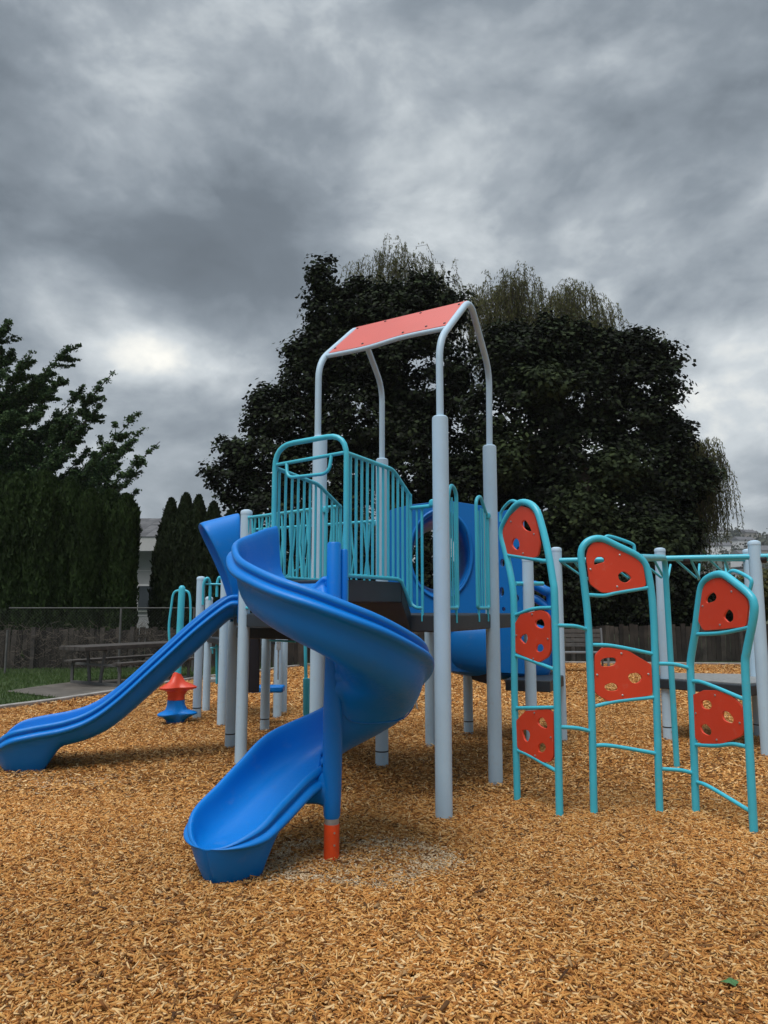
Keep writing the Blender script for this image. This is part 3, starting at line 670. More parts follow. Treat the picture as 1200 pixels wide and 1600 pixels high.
# wood chip bed base
cb = bpy.data.materials.new('chip_bed'); cb.use_nodes = True; nt = cb.node_tree; bs = nt.nodes['Principled BSDF']; bs.inputs['Roughness'].default_value = .9; bs.inputs['Specular IOR Level'].default_value = .15
tc = nt.nodes.new('ShaderNodeTexCoord'); mp = nt.nodes.new('ShaderNodeMapping'); nt.links.new(tc.outputs['Object'], mp.inputs[0])
nz = nt.nodes.new('ShaderNodeTexNoise'); nz.inputs['Scale'].default_value = 14; nt.links.new(mp.outputs[0], nz.inputs['Vector'])
mxv = nt.nodes.new('ShaderNodeMix'); mxv.data_type = 'VECTOR'; mxv.inputs[0].default_value = .06; nt.links.new(mp.outputs[0], mxv.inputs[4]); nt.links.new(nz.outputs['Color'], mxv.inputs[5])
vo = nt.nodes.new('ShaderNodeTexVoronoi'); vo.inputs['Scale'].default_value = 34; nt.links.new(mxv.outputs[1], vo.inputs['Vector'])
sep = nt.nodes.new('ShaderNodeSeparateColor'); nt.links.new(vo.outputs['Color'], sep.inputs[0])
cr = nt.nodes.new('ShaderNodeValToRGB'); e = cr.color_ramp.elements; e[0].color = (.16, .06, .014, 1); e[1].color = (.60, .31, .09, 1); x = e.new(.5); x.color = (.36, .16, .04, 1)
nt.links.new(sep.outputs[0], cr.inputs[0]); nt.links.new(cr.outputs[0], bs.inputs['Base Color'])
bp = nt.nodes.new('ShaderNodeBump'); bp.inputs['Strength'].default_value = 1; bp.inputs['Distance'].default_value = .02; nt.links.new(vo.outputs['Distance'], bp.inputs['Height']); nt.links.new(bp.outputs[0], bs.inputs['Normal'])
plane('chip_ground', [(-14, -3), (20, -3)]+list(reversed(poly)), 0.0, cb)
lawn_m = mat('lawn_soil', (.035, .06, .012), .9, .4, 2, bump=.4, bscale=30)
ext = [(-40, EDGE[0].y-3)]+poly+[(45, EDGE[-1].y)]
plane('lawn', [(-14.2, -3), (-60, -3), (-60, 60), (60, 60), (60, EDGE[-1].y)]+list(reversed(poly)), -.004, lawn_m)
b = MB()
for p, q in zip(EDGE, EDGE[1:]):
    b.beam(pz(p, .0), pz(q, .0), .13, .13)
struct(b.build('kerb', M['curb'], smooth=False, bevel=.01))
pad = [gp(*p) for p in [(8, 1081), (60, 1073), (115, 1066), (300, 1056), (262, 1070), (182, 1081.5), (105, 1093)]]
plane('concrete_pad', [(p.x, p.y) for p in pad], .012, M['conc'])

# ------------------------------------------------------------ wood chips as real pieces
def in_bed(x, y):
    ey = np.interp(x, [p[0] for p in poly if True], [p[1] for p in poly]) if False else None
    return ey
px_ = np.array([p[0] for p in poly]); py_ = np.array([p[1] for p in poly])
def bedmask(x, y):
    return y < np.interp(x, px_, py_)-.05
chip_cols = [(.12, .045, .014), (.32, .125, .028), (.47, .20, .048), (.55, .255, .068), (.60, .31, .09), (.66, .38, .14), (.76, .54, .28)]
chip_pale = mat('chip_wood_worn', (.4, .3, .2), .85, .12, 2, island=[(.40, .26, .13), (.58, .42, .25), (.68, .54, .36), (.78, .66, .48)], spec=.15)
chip_m = mat('chip_wood', (.4, .2, .07), .75, .22, .45, island=chip_cols, spec=.25)
def ring_mask(x, y, N):
    # worn, pale swept ring that feet have kicked out round the foot of the spiral slide
    d = np.sqrt(((x+.18)/.50)**2+((y-4.62)/.36)**2)+.12*np.sin(x*9+y*7)
    return (np.exp(-((d-1.0)/.22)**2)*.95 > rng.random(N)+.10)
def chips(name, y0, y1, dens, L0, L1, W0, W1, solid, lift):
    area = .52*1.12*(y1*y1-y0*y0)+1.6*(y1-y0); N = int(area*dens)
    u = rng.random(N); y = np.sqrt(y0*y0+(y1*y1-y0*y0)*u); x = (rng.random(N)*2-1)*(.56*y+.8)
    ok = bedmask(x, y)
    x, y = x[ok], y[ok]; N = len(x)
    fine = ring_mask(x, y, N) | (np.exp(-(((x+.15)/.6)**2+((y-4.62)/.36)**2)*1.2)*.55 > rng.random(N)+.05) | (np.exp(-(((x+3.0)/.8)**2+((y-6.6)/.35)**2))*.5 > rng.random(N)+.05)
    L = L0+(L1-L0)*rng.random(N)**2.0; W = W0+(W1-W0)*rng.random(N)**1.5; Tn = .0022+.004*rng.random(N)
    L = np.where(fine, L*.6, L); W = np.where(fine, W*.55, W)
    yaw = rng.random(N)*np.pi*2; pit = rng.normal(0, .22, N); rol = rng.normal(0, .35, N)
    z = .003+lift*rng.random(N)+np.abs(np.sin(pit))*L*.45
    cy, sy, cp, sp_, cr_, sr = np.cos(yaw), np.sin(yaw), np.cos(pit), np.sin(pit), np.cos(rol), np.sin(rol)
    ax = np.stack([cy*cp, sy*cp, sp_], 1); s0 = np.stack([-sy, cy, 0*sy], 1); n0 = np.cross(ax, s0)
    sd = s0*cr_[:, None]+n0*sr[:, None]; nn = np.cross(ax, sd)
    c = np.stack([x, y, z], 1)
    corners = []
    tp = .35+.6*rng.random(N); sh = (rng.random(N)-.5)*.5
    for zz in ((1,) if not solid else (1, -1)):
        for (a, s_) in ((-1, -1), (1, -1), (1, 1), (-1, 1)):
            wid = W*(tp if a > 0 else 1.0)
            aa = a*L/2+s_*sh*W
            corners.append(c+ax*aa[:, None]+sd*(s_*wid/2)[:, None]+nn*(zz*Tn/2)[:, None])
    k = len(corners); v = np.stack(corners, 1).reshape(-1, 3)
    base = (np.arange(N)*k)[:, None]; global last_fine; last_fine = fine
    quads = [[0, 1, 2, 3]] if not solid else [[0, 1, 2, 3], [4, 5, 1, 0], [5, 6, 2, 1], [6, 7, 3, 2], [7, 4, 0, 3]]
    f = np.concatenate([base+np.array(q)[None] for q in quads], 1).reshape(-1, 4)
    o = npmesh(name, v, f, chip_m); o.data.materials.append(chip_pale)
    o.data.polygons.foreach_set('material_index', np.repeat(fine.astype(np.int32), len(quads))); o.data.update()
    return o
def npmesh(name, v, f, m, parent=None):
    me = bpy.data.meshes.new(name); n = f.shape[1]
    if parent is not None:
        off = V((0, 0, 0)); p = parent
        while p is not None: off += p.location; p = p.parent
        v = v-np.array(off)[None]
    me.vertices.add(len(v)); me.vertices.foreach_set('co', v.astype(np.float32).ravel())
    me.loops.add(f.size); me.loops.foreach_set('vertex_index', f.astype(np.int32).ravel())
    me.polygons.add(len(f)); me.polygons.foreach_set('loop_start', np.arange(0, f.size, n, dtype=np.int32))
    me.update(calc_edges=True); me.validate()
    o = bpy.data.objects.new(name, me); C.objects.link(o); me.materials.append(m); o.parent = parent
    return o
o = chips('wood_chips', 1.7, 6.2, 9000, .013, .052, .003, .0095, True, .018); tag(o, 'coarse orange brown wood chips loose in the foreground', 'wood chips'); struct(o, 'stuff')
o = chips('bark_chunks', 1.7, 8.0, 150, .035, .075, .008, .018, True, .020); tag(o, 'scattered larger darker bark chunks among the wood chips', 'bark chunks'); struct(o, 'stuff')
o.data.materials[0] = mat('bark_chunk', (.2, .1, .05), .85, .2, 5, island=[(.07, .035, .018), (.18, .085, .03), (.34, .17, .06), (.55, .38, .2)], spec=.15)
o = chips('wood_chips', 6.2, 11.5, 3400, .02, .06, .006, .014, False, .02); tag(o, 'orange wood chips under and around the play equipment', 'wood chips'); struct(o, 'stuff')
o = chips('wood_chips', 11.5, 20.6, 1300, .035, .085, .010, .022, False, .025); tag(o, 'far part of the orange wood chip bed up to the kerb', 'wood chips'); struct(o, 'stuff')

# grass blades on the lawn
def grass():
    N = 150000
    x = rng.uniform(-13, 2, N); y = rng.uniform(7, 21, N)
    ey = np.interp(x, px_, py_)
    ok = (y > ey+.08)
    padp = np.array([(p.x, p.y) for p in pad])
    def inside(x, y):
        c = np.zeros(len(x), bool); n = len(padp); j = n-1
        for i in range(n):
            xi, yi = padp[i]; xj, yj = padp[j]
            c ^= ((yi > y) != (yj > y)) & (x < (xj-xi)*(y-yi)/(yj-yi+1e-12)+xi); j = i
        return c
    ok &= ~inside(x, y); x, y = x[ok], y[ok]; N = len(x)
    h = rng.uniform(.03, .075, N); a = rng.random(N)*6.28; w = .006
    dx, dy = np.cos(a)*w, np.sin(a)*w; lx_ = rng.normal(0, .02, N); ly_ = rng.normal(0, .02, N)
    v = np.stack([np.stack([x-dx, y-dy, 0*x], 1), np.stack([x+dx, y+dy, 0*x], 1), np.stack([x+lx_, y+ly_, h], 1)], 1).reshape(-1, 3)
    f = (np.arange(N)*3)[:, None]+np.array([0, 1, 2])[None]
    o = npmesh('grass', v, f, mat('grass_blade', (.05, .1, .02), .6, 0, island=[(.03, .075, .012), (.055, .11, .02), (.09, .13, .03)], trans=.2))
    tag(o, 'short green grass beside the concrete pad', 'grass'); struct(o, 'stuff')
grass()
# fallen leaf on the chips
b = MB(); lc = gp(1140, 1534, .035)
pts = [lc+V((math.cos(a)*.030*(1+.25*math.cos(5*a)), math.sin(a)*.024*(1+.25*math.cos(5*a)), .006*math.sin(2*a))) for a in [2*math.pi*k/20 for k in range(20)]]
b.add(pts+[lc+V((0, 0, .012))], [(i, (i+1) % 20, 20) for i in range(20)]); b.tube([lc, lc+V((.05, .02, .0))], .0012, 5)
tag(b.build('fallen_leaf', mat('leaf_green', (.06, .16, .05), .5, .2, 60)), 'small green leaf lying on the wood chips', 'leaf')

# ------------------------------------------------------------ foliage helpers
def leafquads(c, nrm, size, asp=.6):
    N = len(c); r = rng.normal(size=(N, 3)); a = np.cross(nrm, r); a /= np.linalg.norm(a, axis=1, keepdims=True)+1e-9
    b_ = np.cross(nrm, a); s = size[:, None]
    v = np.stack([c-a*s*.5, c+b_*s*asp*.5, c+a*s*.5, c-b_*s*asp*.5], 1).reshape(-1, 3)
    return v
def fq(N): return (np.arange(N)*4)[:, None]+np.arange(4)[None]
def crown_clumps(blobs, nclump, nleaf, cr, size, shell=.55, flat_=.6):
    """blobs: (cx,cy,cz,rx,ry,rz); leaf pads spread through the volume, thicker towards the outside"""
    w = np.array([b[3]*b[5] for b in blobs]); w = w/w.sum(); out = []; nr = []
    for b, ww in zip(blobs, w):
        n = int(nclump*ww)+3
        d = rng.normal(size=(n, 3)); d /= np.linalg.norm(d, axis=1, keepdims=True)
        r = shell+(1-shell)*rng.random(n)**.6
        lump = 1+.10*np.sin(d[:, 0]*7+b[0])*np.cos(d[:, 2]*6+b[2])+rng.normal(0, .05, n)
        cc = np.array(b[:3])+d*(r*lump)[:, None]*np.array(b[3:6])
        for k in range(n):
            m = int(nleaf*(.6+.8*rng.random())); R = cr*(.6+.8*rng.random())
            q = np.clip(rng.normal(size=(m, 3)), -2, 2)*np.array([R, R, R*flat_])*.55
            out.append(cc[k]+q); nn = q/R*.5+np.array([0, 0, .9])+d[k]*.5+rng.normal(size=(m, 3))*.55; nr.append(nn)
    c = np.concatenate(out); n = np.concatenate(nr); n /= np.linalg.norm(n, axis=1, keepdims=True)
    s = size*(.6+.8*rng.random(len(c)))
    return leafquads(c, n, s, .75), fq(len(c))
def trunk(parent, base, top, r0, r1, limbs, m):
    b = MB(); base = V(base); top = V(top); mid = base.lerp(top, .5)+V((.15, 0, 0))
    b.tube(catmull([base, mid, top], 6), r0, 12, r2=r1)
    for (s, tip, r) in limbs:
        st = base.lerp(top, s); tip = V(tip); mm = st.lerp(tip, .5)+V((0, 0, -.2)); b.tube(catmull([st, mm, tip], 5), r, 8, r2=r*.25)
    return b.build('trunk', m, parent)
bark = mat('bark', (.045, .035, .028), .9, .4, 12, bump=.5, bscale=25)
def foliage(name, cols, rough=.75, trans=.10): return mat(name, cols[1], rough, .35, .45, island=cols, spec=.10, trans=trans)
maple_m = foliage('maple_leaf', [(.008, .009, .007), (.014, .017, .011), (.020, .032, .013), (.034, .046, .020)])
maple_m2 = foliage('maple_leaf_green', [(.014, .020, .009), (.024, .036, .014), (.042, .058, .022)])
willow_m = foliage('willow_leaf', [(.06, .07, .028), (.11, .115, .042), (.17, .16, .07)], trans=.35)
cedar_m = foliage('cedar_leaf', [(.014, .026, .008), (.024, .044, .012), (.036, .060, .018)], trans=.05)
cedar_m2 = foliage('cedar_leaf_dark', [(.012, .019, .009), (.020, .032, .013), (.032, .046, .019)], trans=.05)
elm_m = foliage('branchy_leaf', [(.030, .060, .030), (.060, .105, .044), (.10, .16, .06)], trans=.2)

def blobp(px, py, rpx, rpz, Y, ry=None):
    c = at(px, py, Y); k = Y/F
    return (c.x, Y, c.z, rpx*k, ry or rpx*k*.8, rpz*k)
def maple(name, label, blobs, base, nclump, nleaf, m, cr=.42, size=.17, limbs=()):
    t = thing(name, label, 'tree', base, group=None)
    trunk(t, base, (base[0]+.3, base[1], base[2]+6), .42, .2, limbs, bark)
    v, f = crown_clumps(blobs, nclump, nleaf, cr, size); npmesh('crown', v, f, m, t)
    return t
Y1 = 25
maple('maple_tree', 'huge dark maple tree, left half of the big crown behind the canopy',
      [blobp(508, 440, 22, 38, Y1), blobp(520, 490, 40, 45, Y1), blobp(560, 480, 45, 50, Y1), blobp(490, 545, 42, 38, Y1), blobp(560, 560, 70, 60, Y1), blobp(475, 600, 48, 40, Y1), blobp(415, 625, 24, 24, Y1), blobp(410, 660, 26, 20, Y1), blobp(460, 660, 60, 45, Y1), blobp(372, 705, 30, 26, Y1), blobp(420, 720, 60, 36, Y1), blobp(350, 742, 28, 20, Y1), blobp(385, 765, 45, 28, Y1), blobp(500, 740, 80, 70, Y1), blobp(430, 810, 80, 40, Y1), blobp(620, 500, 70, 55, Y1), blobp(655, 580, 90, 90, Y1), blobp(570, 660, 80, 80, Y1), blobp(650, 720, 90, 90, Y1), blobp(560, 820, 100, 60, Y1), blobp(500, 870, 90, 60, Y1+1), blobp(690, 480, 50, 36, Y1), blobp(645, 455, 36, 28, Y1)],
      (-1.5, 25, 0), 2000, 60, maple_m, cr=.36, size=.15, limbs=((.6, (-5, 25, 6.5), .16), (.8, (-3, 24.5, 9), .14), (.9, (2, 25, 9), .14)))
maple('maple_tree', 'wide dark maple tree, right half of the big crown, above the climbing frames',
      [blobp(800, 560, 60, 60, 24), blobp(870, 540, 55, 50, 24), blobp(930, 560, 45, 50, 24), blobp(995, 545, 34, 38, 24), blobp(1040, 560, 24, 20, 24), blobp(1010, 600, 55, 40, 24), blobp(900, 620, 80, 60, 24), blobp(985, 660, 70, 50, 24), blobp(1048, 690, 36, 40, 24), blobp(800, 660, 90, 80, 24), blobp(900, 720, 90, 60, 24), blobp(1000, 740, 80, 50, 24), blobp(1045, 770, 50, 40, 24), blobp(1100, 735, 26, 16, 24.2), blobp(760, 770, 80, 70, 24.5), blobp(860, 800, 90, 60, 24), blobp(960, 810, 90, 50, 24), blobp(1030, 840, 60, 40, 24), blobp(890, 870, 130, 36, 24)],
      (6.5, 24, 0), 2000, 60, maple_m, cr=.36, size=.15, limbs=((.6, (10, 24, 6.5), .16), (.8, (8, 24, 9), .14), (.9, (4, 24, 8), .14)))
maple('maple_tree', 'lighter green maple boughs low in the centre below the dark crowns',
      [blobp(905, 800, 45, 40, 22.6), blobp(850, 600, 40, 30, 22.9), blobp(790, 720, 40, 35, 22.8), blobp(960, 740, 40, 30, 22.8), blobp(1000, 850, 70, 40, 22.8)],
      (6.0, 22.9, 0), 230, 70, maple_m2, cr=.4, size=.16)

def willow(label, arcs, Y, base, nst, top):
    t = thing('willow_tree', label, 'tree', base)
    b = MB(); L = []; Nn = []
    b.tube([V(base), V((base[0], base[1], top*.6))], .4, 10, r2=.2); b.build('trunk', bark, t)
    tw = MB()
    for (x0, z0, x1, z1, hang, k) in arcs:
        for i in range(k):
            s = random.random(); yy = Y+random.uniform(-1.2, 1.2)
            x = x0+(x1-x0)*s+random.gauss(0, .15); z = z0+(z1-z0)*s+random.gauss(0, .25)
            dirx = random.uniform(-.7, .9); ln = hang*random.uniform(.5, 1.1)
            rise = random.uniform(.1, .6)
            n_ = int(ln/.07)
            pts = []
            for j in range(n_+1):
                q = j/max(1, n_); 
                pts.append((x+dirx*(1-math.exp(-q*3))*.8, yy, z+rise*math.sin(min(1, q*5)*math.pi/2)-ln*q**1.3))
            tw.tube([V(pts[0]), V(pts[len(pts)//3]), V(pts[2*len(pts)//3]), V(pts[-1])], .008, 3, cap=False)
            P_ = np.array(pts); L.append(P_+rng.normal(0, .02, P_.shape)); L.append(P_+rng.normal(0, .035, P_.shape))
    c = np.concatenate(L); n = rng.normal(size=c.shape); n[:, 2] *= .3; n /= np.linalg.norm(n, axis=1, keepdims=True)
    # leaves hang: long axis mostly vertical
    N = len(c); dv = np.stack([rng.normal(0, .35, N), rng.normal(0, .35, N), -np.ones(N)], 1); dv /= np.linalg.norm(dv, axis=1, keepdims=True)
    sd = np.cross(dv, n); sd /= np.linalg.norm(sd, axis=1, keepdims=True)
    ll = (.09+.07*rng.random(N))[:, None]; ww = .030
    v = np.stack([c, c+dv*ll*.5+sd*ww/2, c+dv*ll, c+dv*ll*.5-sd*ww/2], 1).reshape(-1, 3)
    cr_ = npmesh('crown', v, fq(N), willow_m, t); tw.build('twigs', bark, cr_, fixn=False)
def wpt(px, py, Y): p = at(px, py+(24 if py < 600 else 6), Y); return p.x, p.z
def arcs_from(lst, Y):
    out = []
    for (x0, y0, x1, y1, h, k) in lst:
        a = wpt(x0, y0, Y); b_ = wpt(x1, y1, Y); out.append((a[0], a[1], b_[0], b_[1], h, k))
    return out
willow('tall yellow green weeping willow rising over the left part of the dark crown', arcs_from([(550, 425, 600, 400, 2.0, 60), (600, 395, 640, 392, 2.2, 80), (635, 395, 690, 420, 2.0, 70), (680, 425, 740, 450, 2.2, 60), (560, 440, 720, 450, 2.5, 160)], 28), 28, (1.5, 28, 0), 0, 14)
willow('weeping willow top showing just right of the canopy roof', arcs_from([(740, 450, 800, 430, 2.4, 130), (795, 432, 840, 445, 2.4, 90), (740, 480, 850, 480, 2.6, 160)], 27), 27, (4.5, 27.5, 0), 0, 12)
willow('weeping willow with fine drooping tips above the right dark crown', arcs_from([(850, 450, 900, 440, 2.4, 110), (895, 440, 960, 480, 2.3, 120), (850, 480, 960, 510, 2.6, 150), (1000, 510, 1035, 520, .5, 16)], 27), 27.2, (7.5, 27.5, 0), 0, 12)
willow('weeping willow curtain hanging at the far right edge of the trees', arcs_from([(1050, 705, 1090, 710, 3.2, 200), (1080, 710, 1112, 730, 2.6, 130), (1000, 760, 1080, 760, 4.2, 260), (920, 840, 1060, 830, 3.0, 240)], 25.5), 25.5, (10.2, 26, 0), 0, 6)

# arborvitae columns
def arbor(px, ptop, wpx, Y, m, label, group, tip=.25, n=9000):
    c = at(px, ptop, Y); R = wpx/2*Y/F; Hh = c.z
    t = thing('arborvitae', label, 'hedge tree', (c.x, Y, 0), group)
    b = MB(); b.tube([(c.x, Y, -.1), (c.x, Y, Hh*.85)], .09, 8, r2=.03); b.build('trunk', bark, t)
    n = int(n*1.7); h = rng.random(n)**.9*Hh; a = rng.random(n)*2*np.pi
    q = h/Hh; prof = np.where(q < 1-tip, 1.0-.12*(q), (1-.12*(1-tip))*np.clip((1-q)/tip, 0, 1)**(.55 if tip < .2 else .66))
    lump = 1+.10*np.sin(a*5+h*3+px)+.08*np.sin(a*9-h*5.5+px*2)+.05*np.sin(a*17+h*11)+rng.normal(0, .05, n)
    r = R*prof*lump*(.78+.25*rng.random(n)**.5)
    cc = np.stack([c.x+r*np.cos(a), Y+r*np.sin(a), h], 1)
    nr = np.stack([np.cos(a), np.sin(a), .3+0*a], 1)+rng.normal(size=(n, 3))*.45; nr /= np.linalg.norm(nr, axis=1, keepdims=True)
    up = np.stack([rng.normal(0, .35, n), rng.normal(0, .35, n), np.ones(n)], 1); up /= np.linalg.norm(up, axis=1, keepdims=True)
    sd = np.cross(up, nr); sd /= np.linalg.norm(sd, axis=1, keepdims=True); s = (.07+.06*rng.random(n))[:, None]
    v = np.stack([cc-sd*s*.25, cc+sd*s*.25, cc+sd*s*.12+up*s, cc-sd*s*.12+up*s], 1).reshape(-1, 3)
    npmesh('foliage', v, fq(n), m, t)
G1 = 'arborvitae in the tall hedge at the left'
names1 = ['leftmost column of the tall dark cedar hedge', 'second column from the left in the tall cedar hedge', 'third column from the left in the tall cedar hedge', 'fourth column of the tall cedar hedge, below the branchy tree', 'first column of the lower hedge run', 'second column of the lower hedge run', 'brownish rounded last column of the tall hedge beside the house gap']
for (px, pt_, w), lb in zip([(-8, 738, 56), (34, 742, 54), (72, 740, 52), (108, 752, 46), (142, 768, 42), (172, 770, 40), (197, 776, 42)], names1):
    arbor(px, pt_, w*1.15 if px < 190 else w, 19.5+random.uniform(-.25, .25), cedar_m, lb, G1, n=17000, tip=.11)
G2 = 'pointed arborvitae right of the house gap'
for (px, pt_, w), lb in zip([(268, 783, 50), (291, 775, 54), (311, 778, 50), (334, 788, 54), (362, 800, 56)], ['leftmost pointed cedar right of the house gap', 'tallest pointed cedar right of the house gap', 'pointed cedar just right of the tallest one', 'pointed cedar beside the slide hood', 'cedar mostly hidden behind the slide hood']):
    arbor(px, pt_, w, 20.5, cedar_m2, lb, G2, n=12000, tip=.38)

# branchy tree at the left edge
def branchy():
    base = V((-13.6, 23.5, 0)); t = thing('ginkgo_tree', 'tall loose green tree with upswept branches at the left edge', 'tree', base)
    b = MB(); b.tube([base, base+V((.2, 0, 6)), base+V((.4, 0, 12.0))], .3, 10, r2=.04)
    L = []
    def branch(p0, p1, r, nl, sp=.16, sub=True):
        p0 = V(p0); p1 = V(p1); mid = p0.lerp(p1, .5)+V((0, 0, -.25*(p1-p0).length*.25))
        pts = catmull([p0, mid, p1], 8); b.tube(pts, r, 6, r2=r*.2)
        for k in range(nl):
            s = .12+.88*random.random(); i = min(len(pts)-2, int(s*(len(pts)-1))); q = pts[i].lerp(pts[i+1], random.random())
            m = 22
            L.append(np.array(q)[None]+rng.normal(size=(m, 3))*np.array([sp, sp, sp*.55])*(1.2-.75*s))
        if sub:
            ln = (p1-p0).length
            for k in range(int(ln*6)):
                s = .2+.75*random.random(); i = int(s*(len(pts)-1)); q = pts[i]
                dd = V((random.uniform(-.2, 1), random.uniform(-.7, .7), random.uniform(.0, .7))).normalized()*random.uniform(.5, 1.1)*(1.2-s*.7)
                branch(q, q+dd, r*.4, 8, .075, False)
    tips = [(15, 500), (50, 548), (112, 537), (180, 578), (165, 622), (140, 650), (250, 690), (226, 668), (218, 642), (175, 690), (220, 735), (215, 768), (160, 740), (40, 600), (75, 575), (5, 560), (100, 700), (60, 680), (130, 610), (20, 640), (150, 780), (90, 760), (200, 700), (30, 720), (110, 780), (180, 760), (60, 640), (90, 660), (110, 645), (30, 600), (140, 700), (70, 720), (120, 740), (10, 680), (185, 725), (45, 770), (150, 745), (95, 590), (60, 610), (20, 550), (130, 665), (205, 750)]
    for (x, y) in tips:
        Y = 23+random.uniform(-1.2, 1.2); tip = at(x, y, Y); hz = max(2.0, tip.z-abs(tip.x-base.x)*.75-.4)
        st = V((base.x+.3, 23.5, min(hz, 11))); branch(st, tip, .055, 46, .12)
    c = np.concatenate(L); n = rng.normal(size=c.shape); n[:, 2] += .8; n /= np.linalg.norm(n, axis=1, keepdims=True)
    b.build('trunk', bark, t); v = leafquads(c, n, .06+.045*rng.random(len(c)), .7); npmesh('crown', v, fq(len(c)), elm_m, t)
branchy()
# dark shrubs behind the right fence
def shrub(label, px, py, rpx, rpz, Y, m=maple_m2, n=260, group='dark shrubs behind the fence'):
    c = at(px, py, Y); t = thing('shrub', label, 'shrub', (c.x, Y, 0), group)
    b = MB()
    for k in range(4): b.tube([(c.x, Y, 0), (c.x+random.uniform(-.5, .5), Y+random.uniform(-.3, .3), c.z)], .04, 6, r2=.015)
    b.build('stems', bark, t)
    v, f = crown_clumps([blobp(px, py, rpx, rpz, Y), blobp(px-rpx*.5, py+rpz*.5, rpx*.7, rpz*.7, Y), blobp(px+rpx*.5, py+rpz*.5, rpx*.7, rpz*.7, Y)], n, 50, .28, .12, shell=.3)
    npmesh('foliage', v, f, m, t)
for i, (px, py, rx, rz) in enumerate([(560, 900, 60, 80), (660, 910, 70, 80), (770, 900, 70, 75), (870, 905, 70, 70), (960, 905, 65, 70), (1040, 915, 60, 60), (1115, 935, 50, 35), (430, 920, 60, 60)]):
    shrub('dark shrub growing behind the fence under the big trees', px, py, rx, rz, 22.2, maple_m, 330)
shrub('olive green bush above the fence at the right edge', 1195, 925, 45, 38, 22.4, willow_m, 200, None)

# ------------------------------------------------------------ fences
def wood_fence(label, P, Q, h0, name='picket_fence', bw=.14):
    t = thing(name, label, 'fence', ((P[0]+Q[0])/2, (P[1]+Q[1])/2, 0))
    d = V((Q[0]-P[0], Q[1]-P[1], 0)); L = d.length; d.normalize(); nn = V((-d.y, d.x, 0))
    b = MB(); k = 0; s = 0
    while s < L:
        w = bw*random.uniform(.85, 1.1); c = V((P[0], P[1], 0))+d*(s+w/2)
        hh = h0+random.uniform(-.05, .05)
        b.box(c+V((0, 0, hh/2))+nn*random.uniform(-.006, .006), (w-.012, .02, hh), rz=math.atan2(d.y, d.x), ry=random.gauss(0, .012)); s += w
    o = b.build('boards', M['fence'], t, smooth=False)
    for z in (h0*.22, h0*.8):
        bb = MB(); bb.beam(V((P[0], P[1], z))+nn*.04, V((Q[0], Q[1], z))+nn*.04, .05, .09); bb.build('rail', M['oldwood'], t, smooth=False)
    s = 0
    while s < L:
        bb = MB(); c = V((P[0], P[1], 0))+d*s-nn*.055; bb.box(c+V((0, 0, h0*.52)), (.09, .09, h0*1.06), rz=math.atan2(d.y, d.x)); bb.build('fence_post', M['oldwood'], t, smooth=False); s += 2.4
wood_fence('weathered grey picket fence below the tall cedar hedge', (-13.5, 18.3), (-2.0, 19.2), .98)
wood_fence('dark stained board fence behind the bench and climbing frames', (-1.9, 20.9), (15.5, 21.4), 1.02)
wood_fence('low board fence stretch beyond the tower between the two longer fences', (-5.5, 20.6), (-1.95, 20.9), 1.1)
cl = thing('chain_link_fence', 'thin chain link fence with grey metal posts in front of the cedar hedge', 'fence', (-6, 17.3, 0))
ca, cbb = V((-12, 16.9, 0)), V((-4.4, 17.6, 0))
T([pz(ca.lerp(cbb, .44), 1.5), pz(cbb, 1.5)], .013, cl, 'top_rail', m='oldgalv')
for s in (.02, .44, .77, .99):
    T([pz(ca.lerp(cbb, s), 0), pz(ca.lerp(cbb, s), 1.52 if s > .5 else 1.0)], .024, cl, 'fence_post', m='oldgalv')
b = MB(); Lc = (cbb-ca).length; k = 0
s = 0
while s < 1:
    for sg in (-1, 1):
        e_ = s+sg*1.45/Lc
        z1 = 1.48
        if 0 <= e_ <= 1: b.tube([pz(ca.lerp(cbb, s), .03), pz(ca.lerp(cbb, e_), z1)], .0011, 3, cap=False)
    s += .075/Lc
b.build('wire_mesh', M['wire'], cl, fixn=False)
# dead twiggy vines on the left fence
vt = thing('dry_vine', 'tangle of dry bare vines on the left fence', 'vine', (-9.5, 17.9, 0)); b = MB()
for k in range(420):
    x = random.uniform(-13, -5.5); y = 18.3+(x+13.5)*.078-.12; z = random.uniform(0, .9); p = V((x, y, z)); pts = [p]
    for j in range(5): p = p+V((random.gauss(0, .1), random.gauss(0, .03), random.uniform(-.02, .13))); pts.append(p)
    b.tube(pts, .004, 3, cap=False)
b.build('stems', mat('dry_twig', (.11, .09, .07), .9, .3), vt, fixn=False)
# ------------------------------------------------------------ bench
bn = thing('park_bench', 'grey metal park bench in front of the dark board fence', 'bench', (4.3, 17.9, 0))
bx0 = at(828, 1000, 17.9).x; bx1 = at(944, 1000, 17.9).x
for z in (.98, .87, .76, .65):
    b = MB(); b.beam((bx0, 18.1, z-.03), (bx1-.04, 18.1, z-.03), .03, .085); b.build('back_slat', M['benchslat'], bn, smooth=False, bevel=.004)
for k in range(4):
    b = MB(); b.beam((bx0, 17.65+.11*k, .46), (bx1-.04, 17.65+.11*k, .46), .095, .03); b.build('seat_slat', M['bench'], bn, smooth=False, bevel=.004)
for x in (bx0, bx1):
    T([(x, 17.62, 0), (x, 17.62, .45), (x, 18.08, .45), (x, 18.14, 1.02)], .028, bn, 'leg_frame', .06, 'bench'); T([(x, 18.06, .45), (x, 18.14, 0)], .025, bn, 'leg', m='bench')
